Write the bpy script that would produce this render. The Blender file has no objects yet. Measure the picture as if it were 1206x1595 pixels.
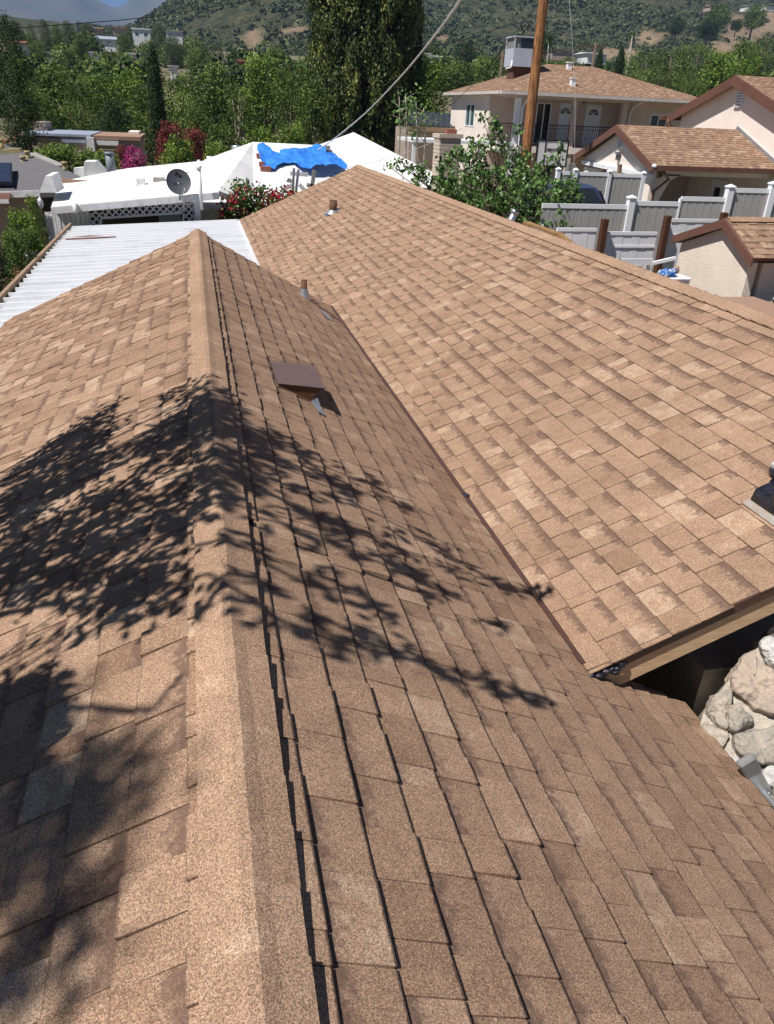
import bpy, bmesh, math, random
import numpy as np
from mathutils import Vector, Matrix, noise

random.seed(7)
rng = np.random.default_rng(7)
SC = bpy.context.scene
COL = SC.collection
PI = math.pi

# ------------------------------------------------------------------ camera
PW, PH, FPX = 1206.0, 1595.0, 1175.0           # photograph size, focal length in its pixels
EYE = np.array([0.0, 0.0, 5.0])
def camera_axes(vx=293.0, vy=160.0, nx=505.0):
    """world axes in camera space from the vanishing point of the ridges and the nadir"""
    cx, cy = PW/2, PH/2
    Y = np.array([vx-cx, vy-cy, FPX]); Y /= np.linalg.norm(Y)
    ny = -((vx-cx)*(nx-cx)+FPX*FPX)/(vy-cy)
    D = np.array([nx-cx, ny, FPX]); D /= np.linalg.norm(D)
    Z = -D; X = np.cross(Y, Z)
    return np.array([X, Y, Z])
RM = camera_axes()
def ray(px, py):
    return RM @ np.array([px-PW/2, py-PH/2, FPX])
def atY(px, py, d):
    r = ray(px, py); return Vector(EYE + r*(d/r[1]))
def atX(px, py, d):
    r = ray(px, py); return Vector(EYE + r*(d/r[0]))
def atZ(px, py, z):
    r = ray(px, py); return Vector(EYE + r*((z-EYE[2])/r[2]))
def atP(px, py, n, c):
    n = np.array(n, float); r = ray(px, py)
    return Vector(EYE + r*((c-n @ EYE)/(n @ r)))
def to_px(P):
    c = RM.T @ (np.asarray(P, float)-EYE)
    if c[2] <= 0.02: return None
    return PW/2+FPX*c[0]/c[2], PH/2+FPX*c[1]/c[2], c[2]

cam_d = bpy.data.cameras.new('camera'); cam = bpy.data.objects.new('camera', cam_d); COL.objects.link(cam)
cam_d.sensor_fit = 'VERTICAL'; cam_d.sensor_height = 36.0; cam_d.lens = 36.0*FPX/PH
cam_d.clip_start = 0.05; cam_d.clip_end = 30000
_r, _d, _f = RM[:, 0], RM[:, 1], RM[:, 2]
cam.matrix_world = Matrix(((_r[0], -_d[0], -_f[0], EYE[0]), (_r[1], -_d[1], -_f[1], EYE[1]),
                           (_r[2], -_d[2], -_f[2], EYE[2]), (0, 0, 0, 1)))
SC.camera = cam

# ------------------------------------------------------------------ sky, sun, exposure
SUN_EL, SUN_AZ = math.radians(58), math.radians(24)      # light travels towards +X, a little towards +Y
LDIR = Vector((math.cos(SUN_EL)*math.cos(SUN_AZ), math.cos(SUN_EL)*math.sin(SUN_AZ), -math.sin(SUN_EL)))
W = bpy.data.worlds.new('World'); SC.world = W; W.use_nodes = True
nt = W.node_tree; nt.nodes.clear()
sky = nt.nodes.new('ShaderNodeTexSky'); sky.sky_type = 'NISHITA'; sky.sun_disc = False
sky.sun_elevation = SUN_EL
# blender: rotation 0 puts the sun at +Y, positive turns clockwise seen from above
to_sun = -LDIR
sky.sun_rotation = math.atan2(to_sun.x, to_sun.y)
sky.altitude = 2000; sky.air_density = 0.48; sky.dust_density = 0.0; sky.ozone_density = 1.5
bg = nt.nodes.new('ShaderNodeBackground'); bg.inputs['Strength'].default_value = 0.05
wo = nt.nodes.new('ShaderNodeOutputWorld')
nt.links.new(sky.outputs[0], bg.inputs[0]); nt.links.new(bg.outputs[0], wo.inputs[0])
sd = bpy.data.lights.new('sun', 'SUN'); sd.energy = 5.0; sd.angle = math.radians(0.53); sd.color = (1.0, 0.955, 0.90)
sun = bpy.data.objects.new('sun', sd); COL.objects.link(sun)
sun.rotation_mode = 'QUATERNION'; sun.rotation_quaternion = LDIR.to_track_quat('-Z', 'Y'); sun.location = (-20, 0, 30)
SC.view_settings.view_transform = 'Standard'; SC.view_settings.look = 'None'
SC.view_settings.exposure = 0.50; SC.view_settings.gamma = 1.0; SC.view_settings.use_curve_mapping = False
SC.render.engine = 'CYCLES'
SC.cycles.use_denoising = True; SC.cycles.denoiser = 'OPENIMAGEDENOISE'; SC.cycles.denoising_input_passes = 'RGB_ALBEDO_NORMAL'
SC.cycles.max_bounces = 6; SC.cycles.diffuse_bounces = 3; SC.cycles.transparent_max_bounces = 8
SC.cycles.volume_bounces = 0

# ------------------------------------------------------------------ helpers: materials
MATS = {}
def mat(name, col, rough=0.75, col2=None, scale=3.0, detail=5.0, bump=0.0, bscale=60.0, metal=0.0, spec=0.3, stretch=None, lo=0.35, hi=0.65):
    """procedural material: two colours mixed by noise in world space, fine bump"""
    if name in MATS: return MATS[name]
    m = bpy.data.materials.new(name); m.use_nodes = True; N = m.node_tree.nodes; L = m.node_tree.links
    b = N['Principled BSDF']; b.inputs['Roughness'].default_value = rough; b.inputs['Metallic'].default_value = metal
    b.inputs['Specular IOR Level'].default_value = spec
    if col2 is None: col2 = tuple(c*0.82 for c in col)
    geo = N.new('ShaderNodeNewGeometry')
    src = geo.outputs['Position']
    if stretch:
        mp = N.new('ShaderNodeMapping'); mp.inputs['Scale'].default_value = stretch
        L.new(src, mp.inputs['Vector']); src = mp.outputs[0]
    n = N.new('ShaderNodeTexNoise'); n.inputs['Scale'].default_value = scale; n.inputs['Detail'].default_value = detail
    n.inputs['Roughness'].default_value = 0.65
    L.new(src, n.inputs['Vector'])
    mr = N.new('ShaderNodeMapRange'); mr.inputs['From Min'].default_value = lo; mr.inputs['From Max'].default_value = hi
    L.new(n.outputs['Fac'], mr.inputs['Value'])
    mx = N.new('ShaderNodeMix'); mx.data_type = 'RGBA'
    mx.inputs['A'].default_value = (*col, 1); mx.inputs['B'].default_value = (*col2, 1)
    L.new(mr.outputs[0], mx.inputs['Factor']); L.new(mx.outputs['Result'], b.inputs['Base Color'])
    if bump > 0:
        nb = N.new('ShaderNodeTexNoise'); nb.inputs['Scale'].default_value = bscale; nb.inputs['Detail'].default_value = 4
        L.new(src, nb.inputs['Vector'])
        bp = N.new('ShaderNodeBump'); bp.inputs['Strength'].default_value = bump; bp.inputs['Distance'].default_value = 0.02
        L.new(nb.outputs['Fac'], bp.inputs['Height']); L.new(bp.outputs[0], b.inputs['Normal'])
    MATS[name] = m
    return m

def leaf_mat(name, cols, transl=0.30, rough=0.55, spec=0.25):
    """foliage: colour ramp over the 'tone' attribute, a little light through the leaf"""
    m = bpy.data.materials.new(name); m.use_nodes = True; N = m.node_tree.nodes; L = m.node_tree.links
    b = N['Principled BSDF']; b.inputs['Roughness'].default_value = rough; b.inputs['Specular IOR Level'].default_value = spec
    at = N.new('ShaderNodeAttribute'); at.attribute_name = 'tone'
    rp = N.new('ShaderNodeValToRGB'); e = rp.color_ramp.elements
    e[0].position = 0; e[0].color = (*cols[0], 1); e[1].position = 1; e[1].color = (*cols[-1], 1)
    for i, c in enumerate(cols[1:-1]):
        k = rp.color_ramp.elements.new((i+1)/(len(cols)-1)); k.color = (*c, 1)
    L.new(at.outputs['Fac'], rp.inputs[0]); L.new(rp.outputs[0], b.inputs['Base Color'])
    tr = N.new('ShaderNodeBsdfTranslucent'); L.new(rp.outputs[0], tr.inputs['Color'])
    ms = N.new('ShaderNodeMixShader'); ms.inputs[0].default_value = transl
    L.new(b.outputs[0], ms.inputs[1]); L.new(tr.outputs[0], ms.inputs[2])
    L.new(ms.outputs[0], N['Material Output'].inputs['Surface'])
    MATS[name] = m
    return m

def shingle_mat():
    """granule-surfaced laminated shingle: tone per piece, printed shadow band at the top of some"""
    m = bpy.data.materials.new('roof_granules'); m.use_nodes = True; N = m.node_tree.nodes; L = m.node_tree.links
    b = N['Principled BSDF']; b.inputs['Roughness'].default_value = 0.92; b.inputs['Specular IOR Level'].default_value = 0.12
    def attr(n):
        a = N.new('ShaderNodeAttribute'); a.attribute_name = n; return a.outputs['Fac']
    def math_(op, a, c=None, v=None):
        x = N.new('ShaderNodeMath'); x.operation = op; L.new(a, x.inputs[0])
        if c is not None: L.new(c, x.inputs[1])
        if v is not None: x.inputs[1].default_value = v
        return x.outputs[0]
    def mixc(f, A, B, blend='MIX'):
        x = N.new('ShaderNodeMix'); x.data_type = 'RGBA'; x.blend_type = blend
        for s, v in (('A', A), ('B', B)):
            if isinstance(v, tuple): x.inputs[s].default_value = (*v, 1)
            else: L.new(v, x.inputs[s])
        if isinstance(f, float): x.inputs['Factor'].default_value = f
        else: L.new(f, x.inputs['Factor'])
        return x.outputs['Result']
    geo = N.new('ShaderNodeNewGeometry'); P = geo.outputs['Position']
    def tex(scale, detail=2.0):
        n = N.new('ShaderNodeTexNoise'); n.inputs['Scale'].default_value = scale; n.inputs['Detail'].default_value = detail
        L.new(P, n.inputs['Vector']); return n.outputs['Fac']
    def mr(v, a, c, d=0.0, e=1.0):
        x = N.new('ShaderNodeMapRange'); L.new(v, x.inputs['Value'])
        for i, k in ((1, a), (2, c), (3, d), (4, e)): x.inputs[i].default_value = k
        return x.outputs[0]
    rp = N.new('ShaderNodeValToRGB'); el = rp.color_ramp.elements
    el[0].position = 0; el[0].color = (0.252, 0.152, 0.099, 1); el[1].position = 1; el[1].color = (0.450, 0.313, 0.218, 1)
    for pos, c in ((0.3, (0.299, 0.188, 0.124)), (0.6, (0.344, 0.221, 0.147)), (0.85, (0.378, 0.247, 0.166))):
        k = rp.color_ramp.elements.new(pos); k.color = (*c, 1)
    # tone + slow mottling
    mott = mr(tex(15.0, 4.0), 0.3, 0.7, -0.22, 0.22)
    tone = math_('ADD', attr('tone'), mott)
    L.new(tone, rp.inputs[0])
    base = rp.outputs[0]
    # granules: fine cells, light and dark
    vo = N.new('ShaderNodeTexVoronoi'); vo.inputs['Scale'].default_value = 480.0; L.new(P, vo.inputs['Vector'])
    sep = N.new('ShaderNodeSeparateColor'); L.new(vo.outputs['Color'], sep.inputs[0])
    g1 = mr(sep.outputs[0], 0.0, 1.0, 0.52, 1.48)
    g2 = mr(tex(210.0, 3.0), 0.3, 0.7, 0.78, 1.22)
    gm = math_('MULTIPLY', g1, g2)
    cg = N.new('ShaderNodeCombineColor')
    for i in range(3): L.new(gm, cg.inputs[i])
    base = mixc(1.0, base, cg.outputs[0], 'MULTIPLY')
    # some granules are charcoal or cream
    dk = math_('GREATER_THAN', sep.outputs[1], v=0.88)
    base = mixc(math_('MULTIPLY', dk, v=0.58), base, (0.10, 0.065, 0.05))
    lt = math_('GREATER_THAN', sep.outputs[2], v=0.90)
    base = mixc(math_('MULTIPLY', lt, v=0.5), base, (0.60, 0.46, 0.34))
    # specks of grit and scuffs
    vs_ = N.new('ShaderNodeTexVoronoi'); vs_.inputs['Scale'].default_value = 11.0; L.new(P, vs_.inputs['Vector'])
    sp_ = math_('MULTIPLY', math_('LESS_THAN', vs_.outputs['Distance'], v=0.045), math_('GREATER_THAN', tex(1.7, 2.0), v=0.53))
    base = mixc(math_('MULTIPLY', sp_, v=0.75), base, (0.06, 0.045, 0.035))
    wear = mr(tex(2.3, 5.0), 0.35, 0.75, 0.90, 1.12)
    cw_ = N.new('ShaderNodeCombineColor')
    for i in range(3): L.new(wear, cw_.inputs[i])
    base = mixc(1.0, base, cw_.outputs[0], 'MULTIPLY')
    # printed shadow band
    vv = attr('vv'); edge = math_('ADD', vv, mr(tex(38.0, 3.0), 0.3, 0.7, -0.16, 0.16))
    band = math_('MULTIPLY', mr(edge, 0.56, 0.80), attr('band'))
    base = mixc(math_('MULTIPLY', band, v=0.74), base, (0.125, 0.078, 0.062))
    # bare asphalt along the cut lower edge
    ed_ = math_('ADD', vv, mr(tex(60.0, 2.0), 0.3, 0.7, -0.012, 0.012))
    ed_ = math_('MULTIPLY', mr(ed_, 0.034, 0.022), attr('cut'))
    base = mixc(math_('MULTIPLY', ed_, v=0.80), base, (0.045, 0.030, 0.025))
    L.new(base, b.inputs['Base Color'])
    bp = N.new('ShaderNodeBump'); bp.inputs['Strength'].default_value = 0.55; bp.inputs['Distance'].default_value = 0.003
    hh = math_('ADD', sep.outputs[0], tex(70.0, 3.0))
    L.new(hh, bp.inputs['Height']); L.new(bp.outputs[0], b.inputs['Normal'])
    MATS['granules'] = m
    return m

# ------------------------------------------------------------------ helpers: objects
def V(*a): return Vector(a)
def tag(o, label=None, cat=None, group=None, kind=None):
    if label: o['label'] = label
    if cat: o['category'] = cat
    if group: o['group'] = group
    if kind: o['kind'] = kind
    return o
def thing(name, loc, label, cat, group=None, rz=0.0):
    o = bpy.data.objects.new(name, None); COL.objects.link(o); o.empty_display_size = 0.2
    o.location = loc; o.rotation_euler = (0, 0, rz)
    return tag(o, label, cat, group)
def link(name, me, parent=None):
    o = bpy.data.objects.new(name, me); COL.objects.link(o)
    if parent is not None:
        o.parent = parent
    return o

class MB:
    """collects shapes in WORLD space; build() links them as one mesh under the parent"""
    def __init__(s): s.v = []; s.f = []; s.t = []
    def add(s, vs, fs, tone=0.5):
        k = len(s.v); s.v += [tuple(p) for p in vs]; s.f += [tuple(i+k for i in f) for f in fs]; s.t += [tone]*len(fs)
        return s
    def box(s, x0, x1, y0, y1, z0, z1, tone=0.5):
        return s.add([(x0, y0, z0), (x1, y0, z0), (x1, y1, z0), (x0, y1, z0), (x0, y0, z1), (x1, y0, z1), (x1, y1, z1), (x0, y1, z1)],
                     [(0, 3, 2, 1), (4, 5, 6, 7), (0, 1, 5, 4), (1, 2, 6, 5), (2, 3, 7, 6), (3, 0, 4, 7)], tone)
    def bar(s, p, q, w, h, up=(0, 0, 1), tone=0.5):
        p, q = Vector(p), Vector(q); d = (q-p).normalized(); up = Vector(up)
        a = d.cross(up)
        if a.length < 1e-4: a = d.cross(Vector((1, 0, 0)))
        a.normalize(); b = a.cross(d).normalized()
        vs = []
        for c in (p, q):
            for sa, sb in ((-1, -1), (1, -1), (1, 1), (-1, 1)):
                vs.append(c+a*(sa*w/2)+b*(sb*h/2))
        return s.add(vs, [(3, 2, 1, 0), (4, 5, 6, 7), (0, 1, 5, 4), (1, 2, 6, 5), (2, 3, 7, 6), (3, 0, 4, 7)], tone)
    def slab(s, poly, off):
        """polygon extruded by a vector"""
        off = Vector(off); n = len(poly); poly = [Vector(p) for p in poly]
        vs = poly+[p+off for p in poly]
        fs = [tuple(range(n-1, -1, -1)), tuple(range(n, 2*n))]+[(i, (i+1) % n, n+(i+1) % n, n+i) for i in range(n)]
        nn = (poly[1]-poly[0]).cross(poly[2]-poly[1])
        if nn.dot(off) < 0: fs = [tuple(reversed(f)) for f in fs]
        return s.add(vs, fs)
    def tube(s, pts, rad, n=8, tone=0.5, cap=True):
        pts = [Vector(p) for p in pts]
        if not isinstance(rad, (list, tuple)): rad = [rad]*len(pts)
        k0 = len(s.v); ref = None; vs = []; fs = []
        for i, p in enumerate(pts):
            d = (pts[min(i+1, len(pts)-1)]-pts[max(i-1, 0)]).normalized()
            if ref is None:
                ref = d.cross(Vector((0.3, 0.2, 1)) if abs(d.z) < 0.9 else Vector((1, 0, 0))).normalized()
            a = (ref-d*ref.dot(d)).normalized(); b = d.cross(a); ref = a
            for j in range(n):
                t = 2*PI*j/n; vs.append(p+a*(math.cos(t)*rad[i])+b*(math.sin(t)*rad[i]))
        for i in range(len(pts)-1):
            for j in range(n):
                fs.append((i*n+j, i*n+(j+1) % n, (i+1)*n+(j+1) % n, (i+1)*n+j))
        if cap:
            fs.append(tuple(range(n-1, -1, -1))); m = (len(pts)-1)*n; fs.append(tuple(range(m, m+n)))
        return s.add(vs, fs, tone)
    def blob(s, c, r, seed=0, amp=0.25, sub=2, freq=1.6, tone=0.5):
        bm = bmesh.new(); bmesh.ops.create_icosphere(bm, subdivisions=sub, radius=1.0)
        vs = []
        for v in bm.verts:
            k = 1+amp*noise.noise(v.co*freq+Vector((seed*7.1, seed*3.3, 1.7*seed)))
            vs.append((c[0]+v.co.x*k*r[0], c[1]+v.co.y*k*r[1], c[2]+v.co.z*k*r[2]))
        fs = [tuple(v.index for v in f.verts) for f in bm.faces]; bm.free()
        return s.add(vs, fs, tone)
    def mesh(s, name, m, origin=None, smooth=False, bevel=0):
        me = bpy.data.meshes.new(name)
        vs = s.v if origin is None else [(a-origin[0], b-origin[1], c-origin[2]) for a, b, c in s.v]
        me.from_pydata(vs, [], s.f); me.update()
        a = me.attributes.new('tone', 'FLOAT', 'FACE'); a.data.foreach_set('value', s.t)
        if m: me.materials.append(m)
        if smooth: me.polygons.foreach_set('use_smooth', [True]*len(me.polygons))
        return me
    def build(s, name, m, parent=None, smooth=False, origin=None, bevel=0.0):
        if parent is not None:
            org = world_loc(parent)
            inv = rot_inv(parent)
            if inv is not None:
                me = s.mesh(name, m, None, smooth)
                M = inv
                me.transform(M)
            else:
                me = s.mesh(name, m, org, smooth)
            o = link(name, me, parent)
        else:
            if origin is None:
                n = len(s.v); origin = (sum(p[0] for p in s.v)/n, sum(p[1] for p in s.v)/n, min(p[2] for p in s.v))
            o = link(name, s.mesh(name, m, origin, smooth)); o.location = origin
        if bevel > 0:
            bv = o.modifiers.new('bevel', 'BEVEL'); bv.width = bevel; bv.segments = 1; bv.limit_method = 'ANGLE'
        return o
def world_loc(o):
    p = Vector(o.location)
    q = o.parent
    while q is not None:
        p += Vector(q.location); q = q.parent
    return p
def rot_inv(o):
    q = o; any_rot = False
    while q is not None:
        if abs(q.rotation_euler.z) > 1e-6: any_rot = True
        q = q.parent
    if not any_rot: return None
    def mw(x):
        M = Matrix.Translation(x.location) @ x.rotation_euler.to_matrix().to_4x4()
        return mw(x.parent) @ M if x.parent else M
    return mw(o).inverted()

# ------------------------------------------------------------------ helpers: foliage
def leaves_mesh(name, m, C, T, ln, wd, up_bias=0.0, droop=0.0, fold=True, face=None):
    """C: centres (n,3); T: tone (n); diamond leaves of length ln, width wd (arrays or floats)"""
    n = len(C)
    a = rng.normal(size=(n, 3)); a[:, 2] -= droop
    a /= np.linalg.norm(a, axis=1)[:, None]
    r = rng.normal(size=(n, 3)) if face is None else face+rng.normal(size=(n, 3))*0.42
    r[:, 2] += up_bias
    b = np.cross(a, r); b /= np.linalg.norm(b, axis=1)[:, None]+1e-9
    nn = np.cross(a, b)
    l = (np.ones(n)*ln*rng.uniform(0.7, 1.3, n))[:, None]/2; w = (np.ones(n)*wd*rng.uniform(0.7, 1.3, n))[:, None]/2
    vs = np.empty((n, 4, 3))
    vs[:, 0] = C-a*l; vs[:, 1] = C+b*w+nn*w*0.35-a*l*0.15; vs[:, 2] = C+a*l; vs[:, 3] = C-b*w+nn*w*0.35-a*l*0.15
    me = bpy.data.meshes.new(name)
    me.vertices.add(4*n); me.vertices.foreach_set('co', vs.reshape(-1).astype(np.float32))
    me.loops.add(4*n); me.loops.foreach_set('vertex_index', np.arange(4*n, dtype=np.int32))
    me.polygons.add(n); me.polygons.foreach_set('loop_start', np.arange(0, 4*n, 4, dtype=np.int32))
    me.update(calc_edges=True)
    at = me.attributes.new('tone', 'FLOAT', 'FACE'); at.data.foreach_set('value', np.clip(T, 0, 1).astype(np.float32))
    if m: me.materials.append(m)
    return me
def lumps_points(L, per, shell=0.55):
    """L: list of (centre, (rx,ry,rz), tone); points mostly near the surface of each lump"""
    C = []; T = []; N_ = []
    for c, r, t in L:
        k = max(4, int(per*(r[0]*r[1]*r[2])**0.6667)); d = rng.normal(size=(k, 3)); d /= np.linalg.norm(d, axis=1)[:, None]
        rad = shell+(1-shell)*rng.random(k)**0.6
        rad = rad*(1+0.18*rng.normal(size=k))
        P = np.array(c)+d*rad[:, None]*np.array(r)
        C.append(P); T.append(t+0.16*rng.normal(size=k)); N_.append(d)
    global LUMP_N
    LUMP_N = np.concatenate(N_)
    return np.concatenate(C), np.concatenate(T)
def crown_lumps(rx, ry, z0, z1, n, lr, seed, taper=None, squash=0.8):
    R = random.Random(seed); out = []
    for i in range(n):
        t = (i+R.random())/n; z = z0+(z1-z0)*t
        k = math.sin(PI*min(max(0.12+0.80*t, 0), 1))**0.6 if taper is None else taper(t)
        ang = i*2.39996+R.uniform(-.5, .5); q = k*R.uniform(0.45, 0.98)
        s = lr*R.uniform(0.7, 1.35)*(0.6+0.4*k)
        out.append(((math.cos(ang)*rx*q, math.sin(ang)*ry*q, z), (s, s, s*squash), R.uniform(0.2, 0.8)))
    return out
def trunk_mesh(name, h, r, lumps, m, seed, limbs=7, lean=0.0, fork=0.35):
    R = random.Random(seed); b = MB()
    top = V(lean*h, R.uniform(-.05, .05)*h, h)
    pts = [V(0, 0, -0.4), V(lean*h*.2, 0, h*.3), V(lean*h*.55, R.uniform(-.03, .03)*h, h*.62), top]
    b.tube(pts, [r*1.35, r, r*.75, r*.25], 8)
    for c, rr, t in R.sample(lumps, min(limbs, len(lumps))):
        st = pts[1].lerp(pts[2], R.random())
        c = Vector(c); mid = st.lerp(c, .5)+V(0, 0, -.06*h)
        b.tube([st, mid, c], [r*.5, r*.33, r*.1], 6)
    return b.mesh(name, m, None, True)
# ================================================================== materials
GRAN = shingle_mat()
M_stucco_pink = mat('pink_stucco', (0.86, 0.77, 0.70), 0.9, (0.79, 0.70, 0.63), 1.2, bump=0.25, bscale=90)
M_stucco_cream = mat('cream_stucco', (0.80, 0.71, 0.60), 0.92, (0.70, 0.61, 0.51), 1.6, 7, bump=0.5, bscale=45)
M_stucco_shade = mat('shaded_pink_stucco', (0.62, 0.50, 0.43), 0.9, (0.55, 0.44, 0.38), 1.5, bump=0.25, bscale=90)  # darkened copy of the pink stucco: shade painted into walls away from the sun
M_brown = mat('brown_trim_paint', (0.160, 0.078, 0.055), 0.6, (0.125, 0.060, 0.044), 3, bump=0.05)
M_drip = mat('brown_metal_edge', (0.105, 0.050, 0.038), 0.42, (0.080, 0.040, 0.032), 8, spec=0.5)
M_valley = mat('brown_valley_metal', (0.105, 0.052, 0.040), 0.5, (0.075, 0.038, 0.030), 6, spec=0.5)
M_white = mat('white_vinyl', (0.84, 0.85, 0.87), 0.45, (0.78, 0.79, 0.82), 2, spec=0.4)
M_whitepaint = mat('old_white_paint', (0.74, 0.74, 0.75), 0.7, (0.52, 0.53, 0.55), 4, 7, bump=0.12, lo=.42, hi=.75)
M_tanvinyl = mat('tan_vinyl', (0.43, 0.415, 0.40), 0.5, (0.385, 0.37, 0.355), 2, spec=0.4)
M_coat = mat('white_roof_coating', (0.78, 0.78, 0.78), 0.75, (0.50, 0.49, 0.47), 0.9, 10, bump=0.3, bscale=11, lo=.48, hi=.80)
M_corr = mat('white_corrugated_metal', (0.74, 0.75, 0.78), 0.42, (0.46, 0.47, 0.50), 2.2, 8, spec=0.5, lo=.5, hi=.85, stretch=(.5, 2.6, 1))
M_woodnew = mat('raw_lumber', (0.70, 0.50, 0.31), 0.75, (0.55, 0.36, 0.20), 5, 6, bump=0.15, bscale=30, stretch=(1.2, 9, 16))
M_woodold = mat('weathered_lumber', (0.36, 0.25, 0.17), 0.85, (0.26, 0.17, 0.11), 6, 6, bump=0.2, bscale=40)
M_redwood = mat('red_brown_stained_wood', (0.105, 0.042, 0.022), 0.75, (0.05, 0.022, 0.013), 9, 6, bump=0.2, stretch=(6, 6, 1.0))
M_pole = mat('treated_pole_wood', (0.44, 0.205, 0.08), 0.85, (0.10, 0.042, 0.02), 5, 9, bump=0.8, bscale=30, stretch=(8, 8, 0.5), lo=.42, hi=.62)
M_galv = mat('galvanised_steel', (0.55, 0.58, 0.62), 0.38, (0.42, 0.45, 0.50), 9, metal=0.75, spec=0.5)
M_rust = mat('rusty_pipe', (0.17, 0.085, 0.045), 0.85, (0.09, 0.05, 0.035), 30, bump=0.2)
M_tar = mat('black_roof_tar', (0.012, 0.012, 0.018), 0.28, (0.03, 0.032, 0.045), 14, 6, bump=0.9, bscale=32, spec=0.6)
M_ventbrown = mat('brown_vent_metal', (0.145, 0.095, 0.085), 0.45, (0.125, 0.082, 0.074), 10, spec=0.45)
M_stone_tan = mat('tan_field_stone', (0.46, 0.37, 0.295), 0.9, (0.33, 0.275, 0.23), 9, 8, bump=1.0, bscale=26)
M_stone_grey = mat('grey_field_stone', (0.42, 0.37, 0.31), 0.9, (0.24, 0.22, 0.19), 10, 8, bump=0.9, bscale=24)
M_stone_white = mat('whitewashed_stone', (0.56, 0.55, 0.53), 0.85, (0.40, 0.39, 0.38), 14, 8, bump=0.6, bscale=36)
M_mortar = mat('mortar', (0.47, 0.425, 0.36), 0.95, (0.36, 0.32, 0.27), 16, 7, bump=0.8, bscale=40)
M_alu = mat('aluminium', (0.66, 0.68, 0.71), 0.33, (0.58, 0.60, 0.63), 8, metal=0.7, spec=0.5)
M_greyplastic = mat('grey_plastic', (0.22, 0.22, 0.22), 0.5, (0.19, 0.19, 0.19), 10)
M_dark = mat('dark_glass', (0.012, 0.014, 0.018), 0.12, (0.018, 0.02, 0.024), 3, spec=0.6)
M_black = mat('black_metal', (0.018, 0.018, 0.02), 0.5)
M_shade = mat('painted_shade', (0.06, 0.05, 0.045), 0.9)  # near-black colour standing in for shade in openings and under roofs
M_tarp = mat('blue_tarp', (0.045, 0.25, 0.80), 0.40, (0.030, 0.18, 0.64), 3.5, bump=0.3, bscale=9, spec=0.5)
M_bark = mat('bark', (0.17, 0.125, 0.09), 0.95, (0.09, 0.066, 0.05), 8, bump=0.5)
M_palebark = mat('pale_bark', (0.44, 0.38, 0.32), 0.9, (0.30, 0.25, 0.21), 5, bump=0.3)
M_terracotta = mat('terracotta_tile', (0.36, 0.13, 0.07), 0.85, (0.27, 0.10, 0.06), 6)
M_brick = mat('red_brick', (0.30, 0.12, 0.085), 0.9, (0.22, 0.085, 0.06), 14, bump=0.3)
M_creambrick = mat('cream_brick', (0.52, 0.44, 0.36), 0.9, (0.42, 0.35, 0.28), 14, bump=0.3)
M_greyroof = mat('grey_composition_roof', (0.155, 0.15, 0.155), 0.95, (0.11, 0.108, 0.115), 16, 8, bump=0.4)
M_greenroof = mat('green_grey_composition_roof', (0.105, 0.125, 0.125), 0.95, (0.075, 0.09, 0.092), 14, 8, bump=0.4)
M_darkmetalroof = mat('dark_seam_metal', (0.045, 0.05, 0.06), 0.5, (0.035, 0.04, 0.05), 4)
M_solar = mat('solar_glass', (0.012, 0.015, 0.028), 0.18, (0.016, 0.02, 0.035), 4, spec=0.6)
M_dish = mat('grey_dish_paint', (0.075, 0.08, 0.095), 0.5, (0.06, 0.065, 0.08), 6)
M_concrete = mat('concrete', (0.36, 0.34, 0.32), 0.9, (0.28, 0.265, 0.25), 3, 7, bump=0.2)
M_dirtwall = mat('dusty_pink_stucco', (0.42, 0.34, 0.29), 0.9, (0.34, 0.27, 0.235), 1.5, 6)
M_bluegrey = mat('blue_grey_paint', (0.32, 0.36, 0.44), 0.6, (0.27, 0.31, 0.39), 3)
M_cooler = mat('cooler_grey_paint', (0.44, 0.47, 0.54), 0.6, (0.39, 0.42, 0.49), 3)
M_carpaint = mat('dark_blue_car_paint', (0.02, 0.028, 0.06), 0.25, (0.024, 0.032, 0.07), 3, spec=0.6)
M_cable = mat('grey_white_cable', (0.55, 0.55, 0.56), 0.6)
M_flatroof = mat('tan_rolled_roofing', (0.335, 0.215, 0.155), 0.95, (0.30, 0.19, 0.138), 7, 7, bump=0.3, bscale=120)
F_green = leaf_mat('leaf_green', [(0.018, 0.040, 0.007), (0.072, 0.132, 0.019), (0.180, 0.274, 0.040), (0.302, 0.398, 0.070)])
F_mid = leaf_mat('leaf_mid_green', [(0.014, 0.026, 0.007), (0.052, 0.092, 0.019), (0.125, 0.187, 0.040), (0.220, 0.286, 0.066)])
F_dark = leaf_mat('leaf_dark_green', [(0.012, 0.027, 0.012), (0.026, 0.051, 0.019), (0.045, 0.078, 0.027), (0.068, 0.105, 0.036)])
F_olive = leaf_mat('leaf_olive_conifer', [(0.015, 0.023, 0.006), (0.064, 0.088, 0.024), (0.161, 0.194, 0.049), (0.272, 0.292, 0.078)], 0.15)
F_glossy = leaf_mat('leaf_glossy', [(0.018, 0.043, 0.013), (0.055, 0.122, 0.029), (0.125, 0.241, 0.059), (0.227, 0.371, 0.105)], 0.25, 0.38, 0.4)
F_grey = leaf_mat('leaf_grey_green', [(0.040, 0.062, 0.029), (0.078, 0.107, 0.047), (0.125, 0.153, 0.070), (0.179, 0.203, 0.101)])
F_red = leaf_mat('leaf_dark_red', [(0.075, 0.018, 0.018), (0.150, 0.030, 0.033), (0.225, 0.051, 0.048), (0.300, 0.090, 0.075)])
F_mag = leaf_mat('bract_magenta', [(0.20, 0.02, 0.07), (0.34, 0.03, 0.14), (0.45, 0.06, 0.24), (0.5, 0.14, 0.3)], 0.35)
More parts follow.
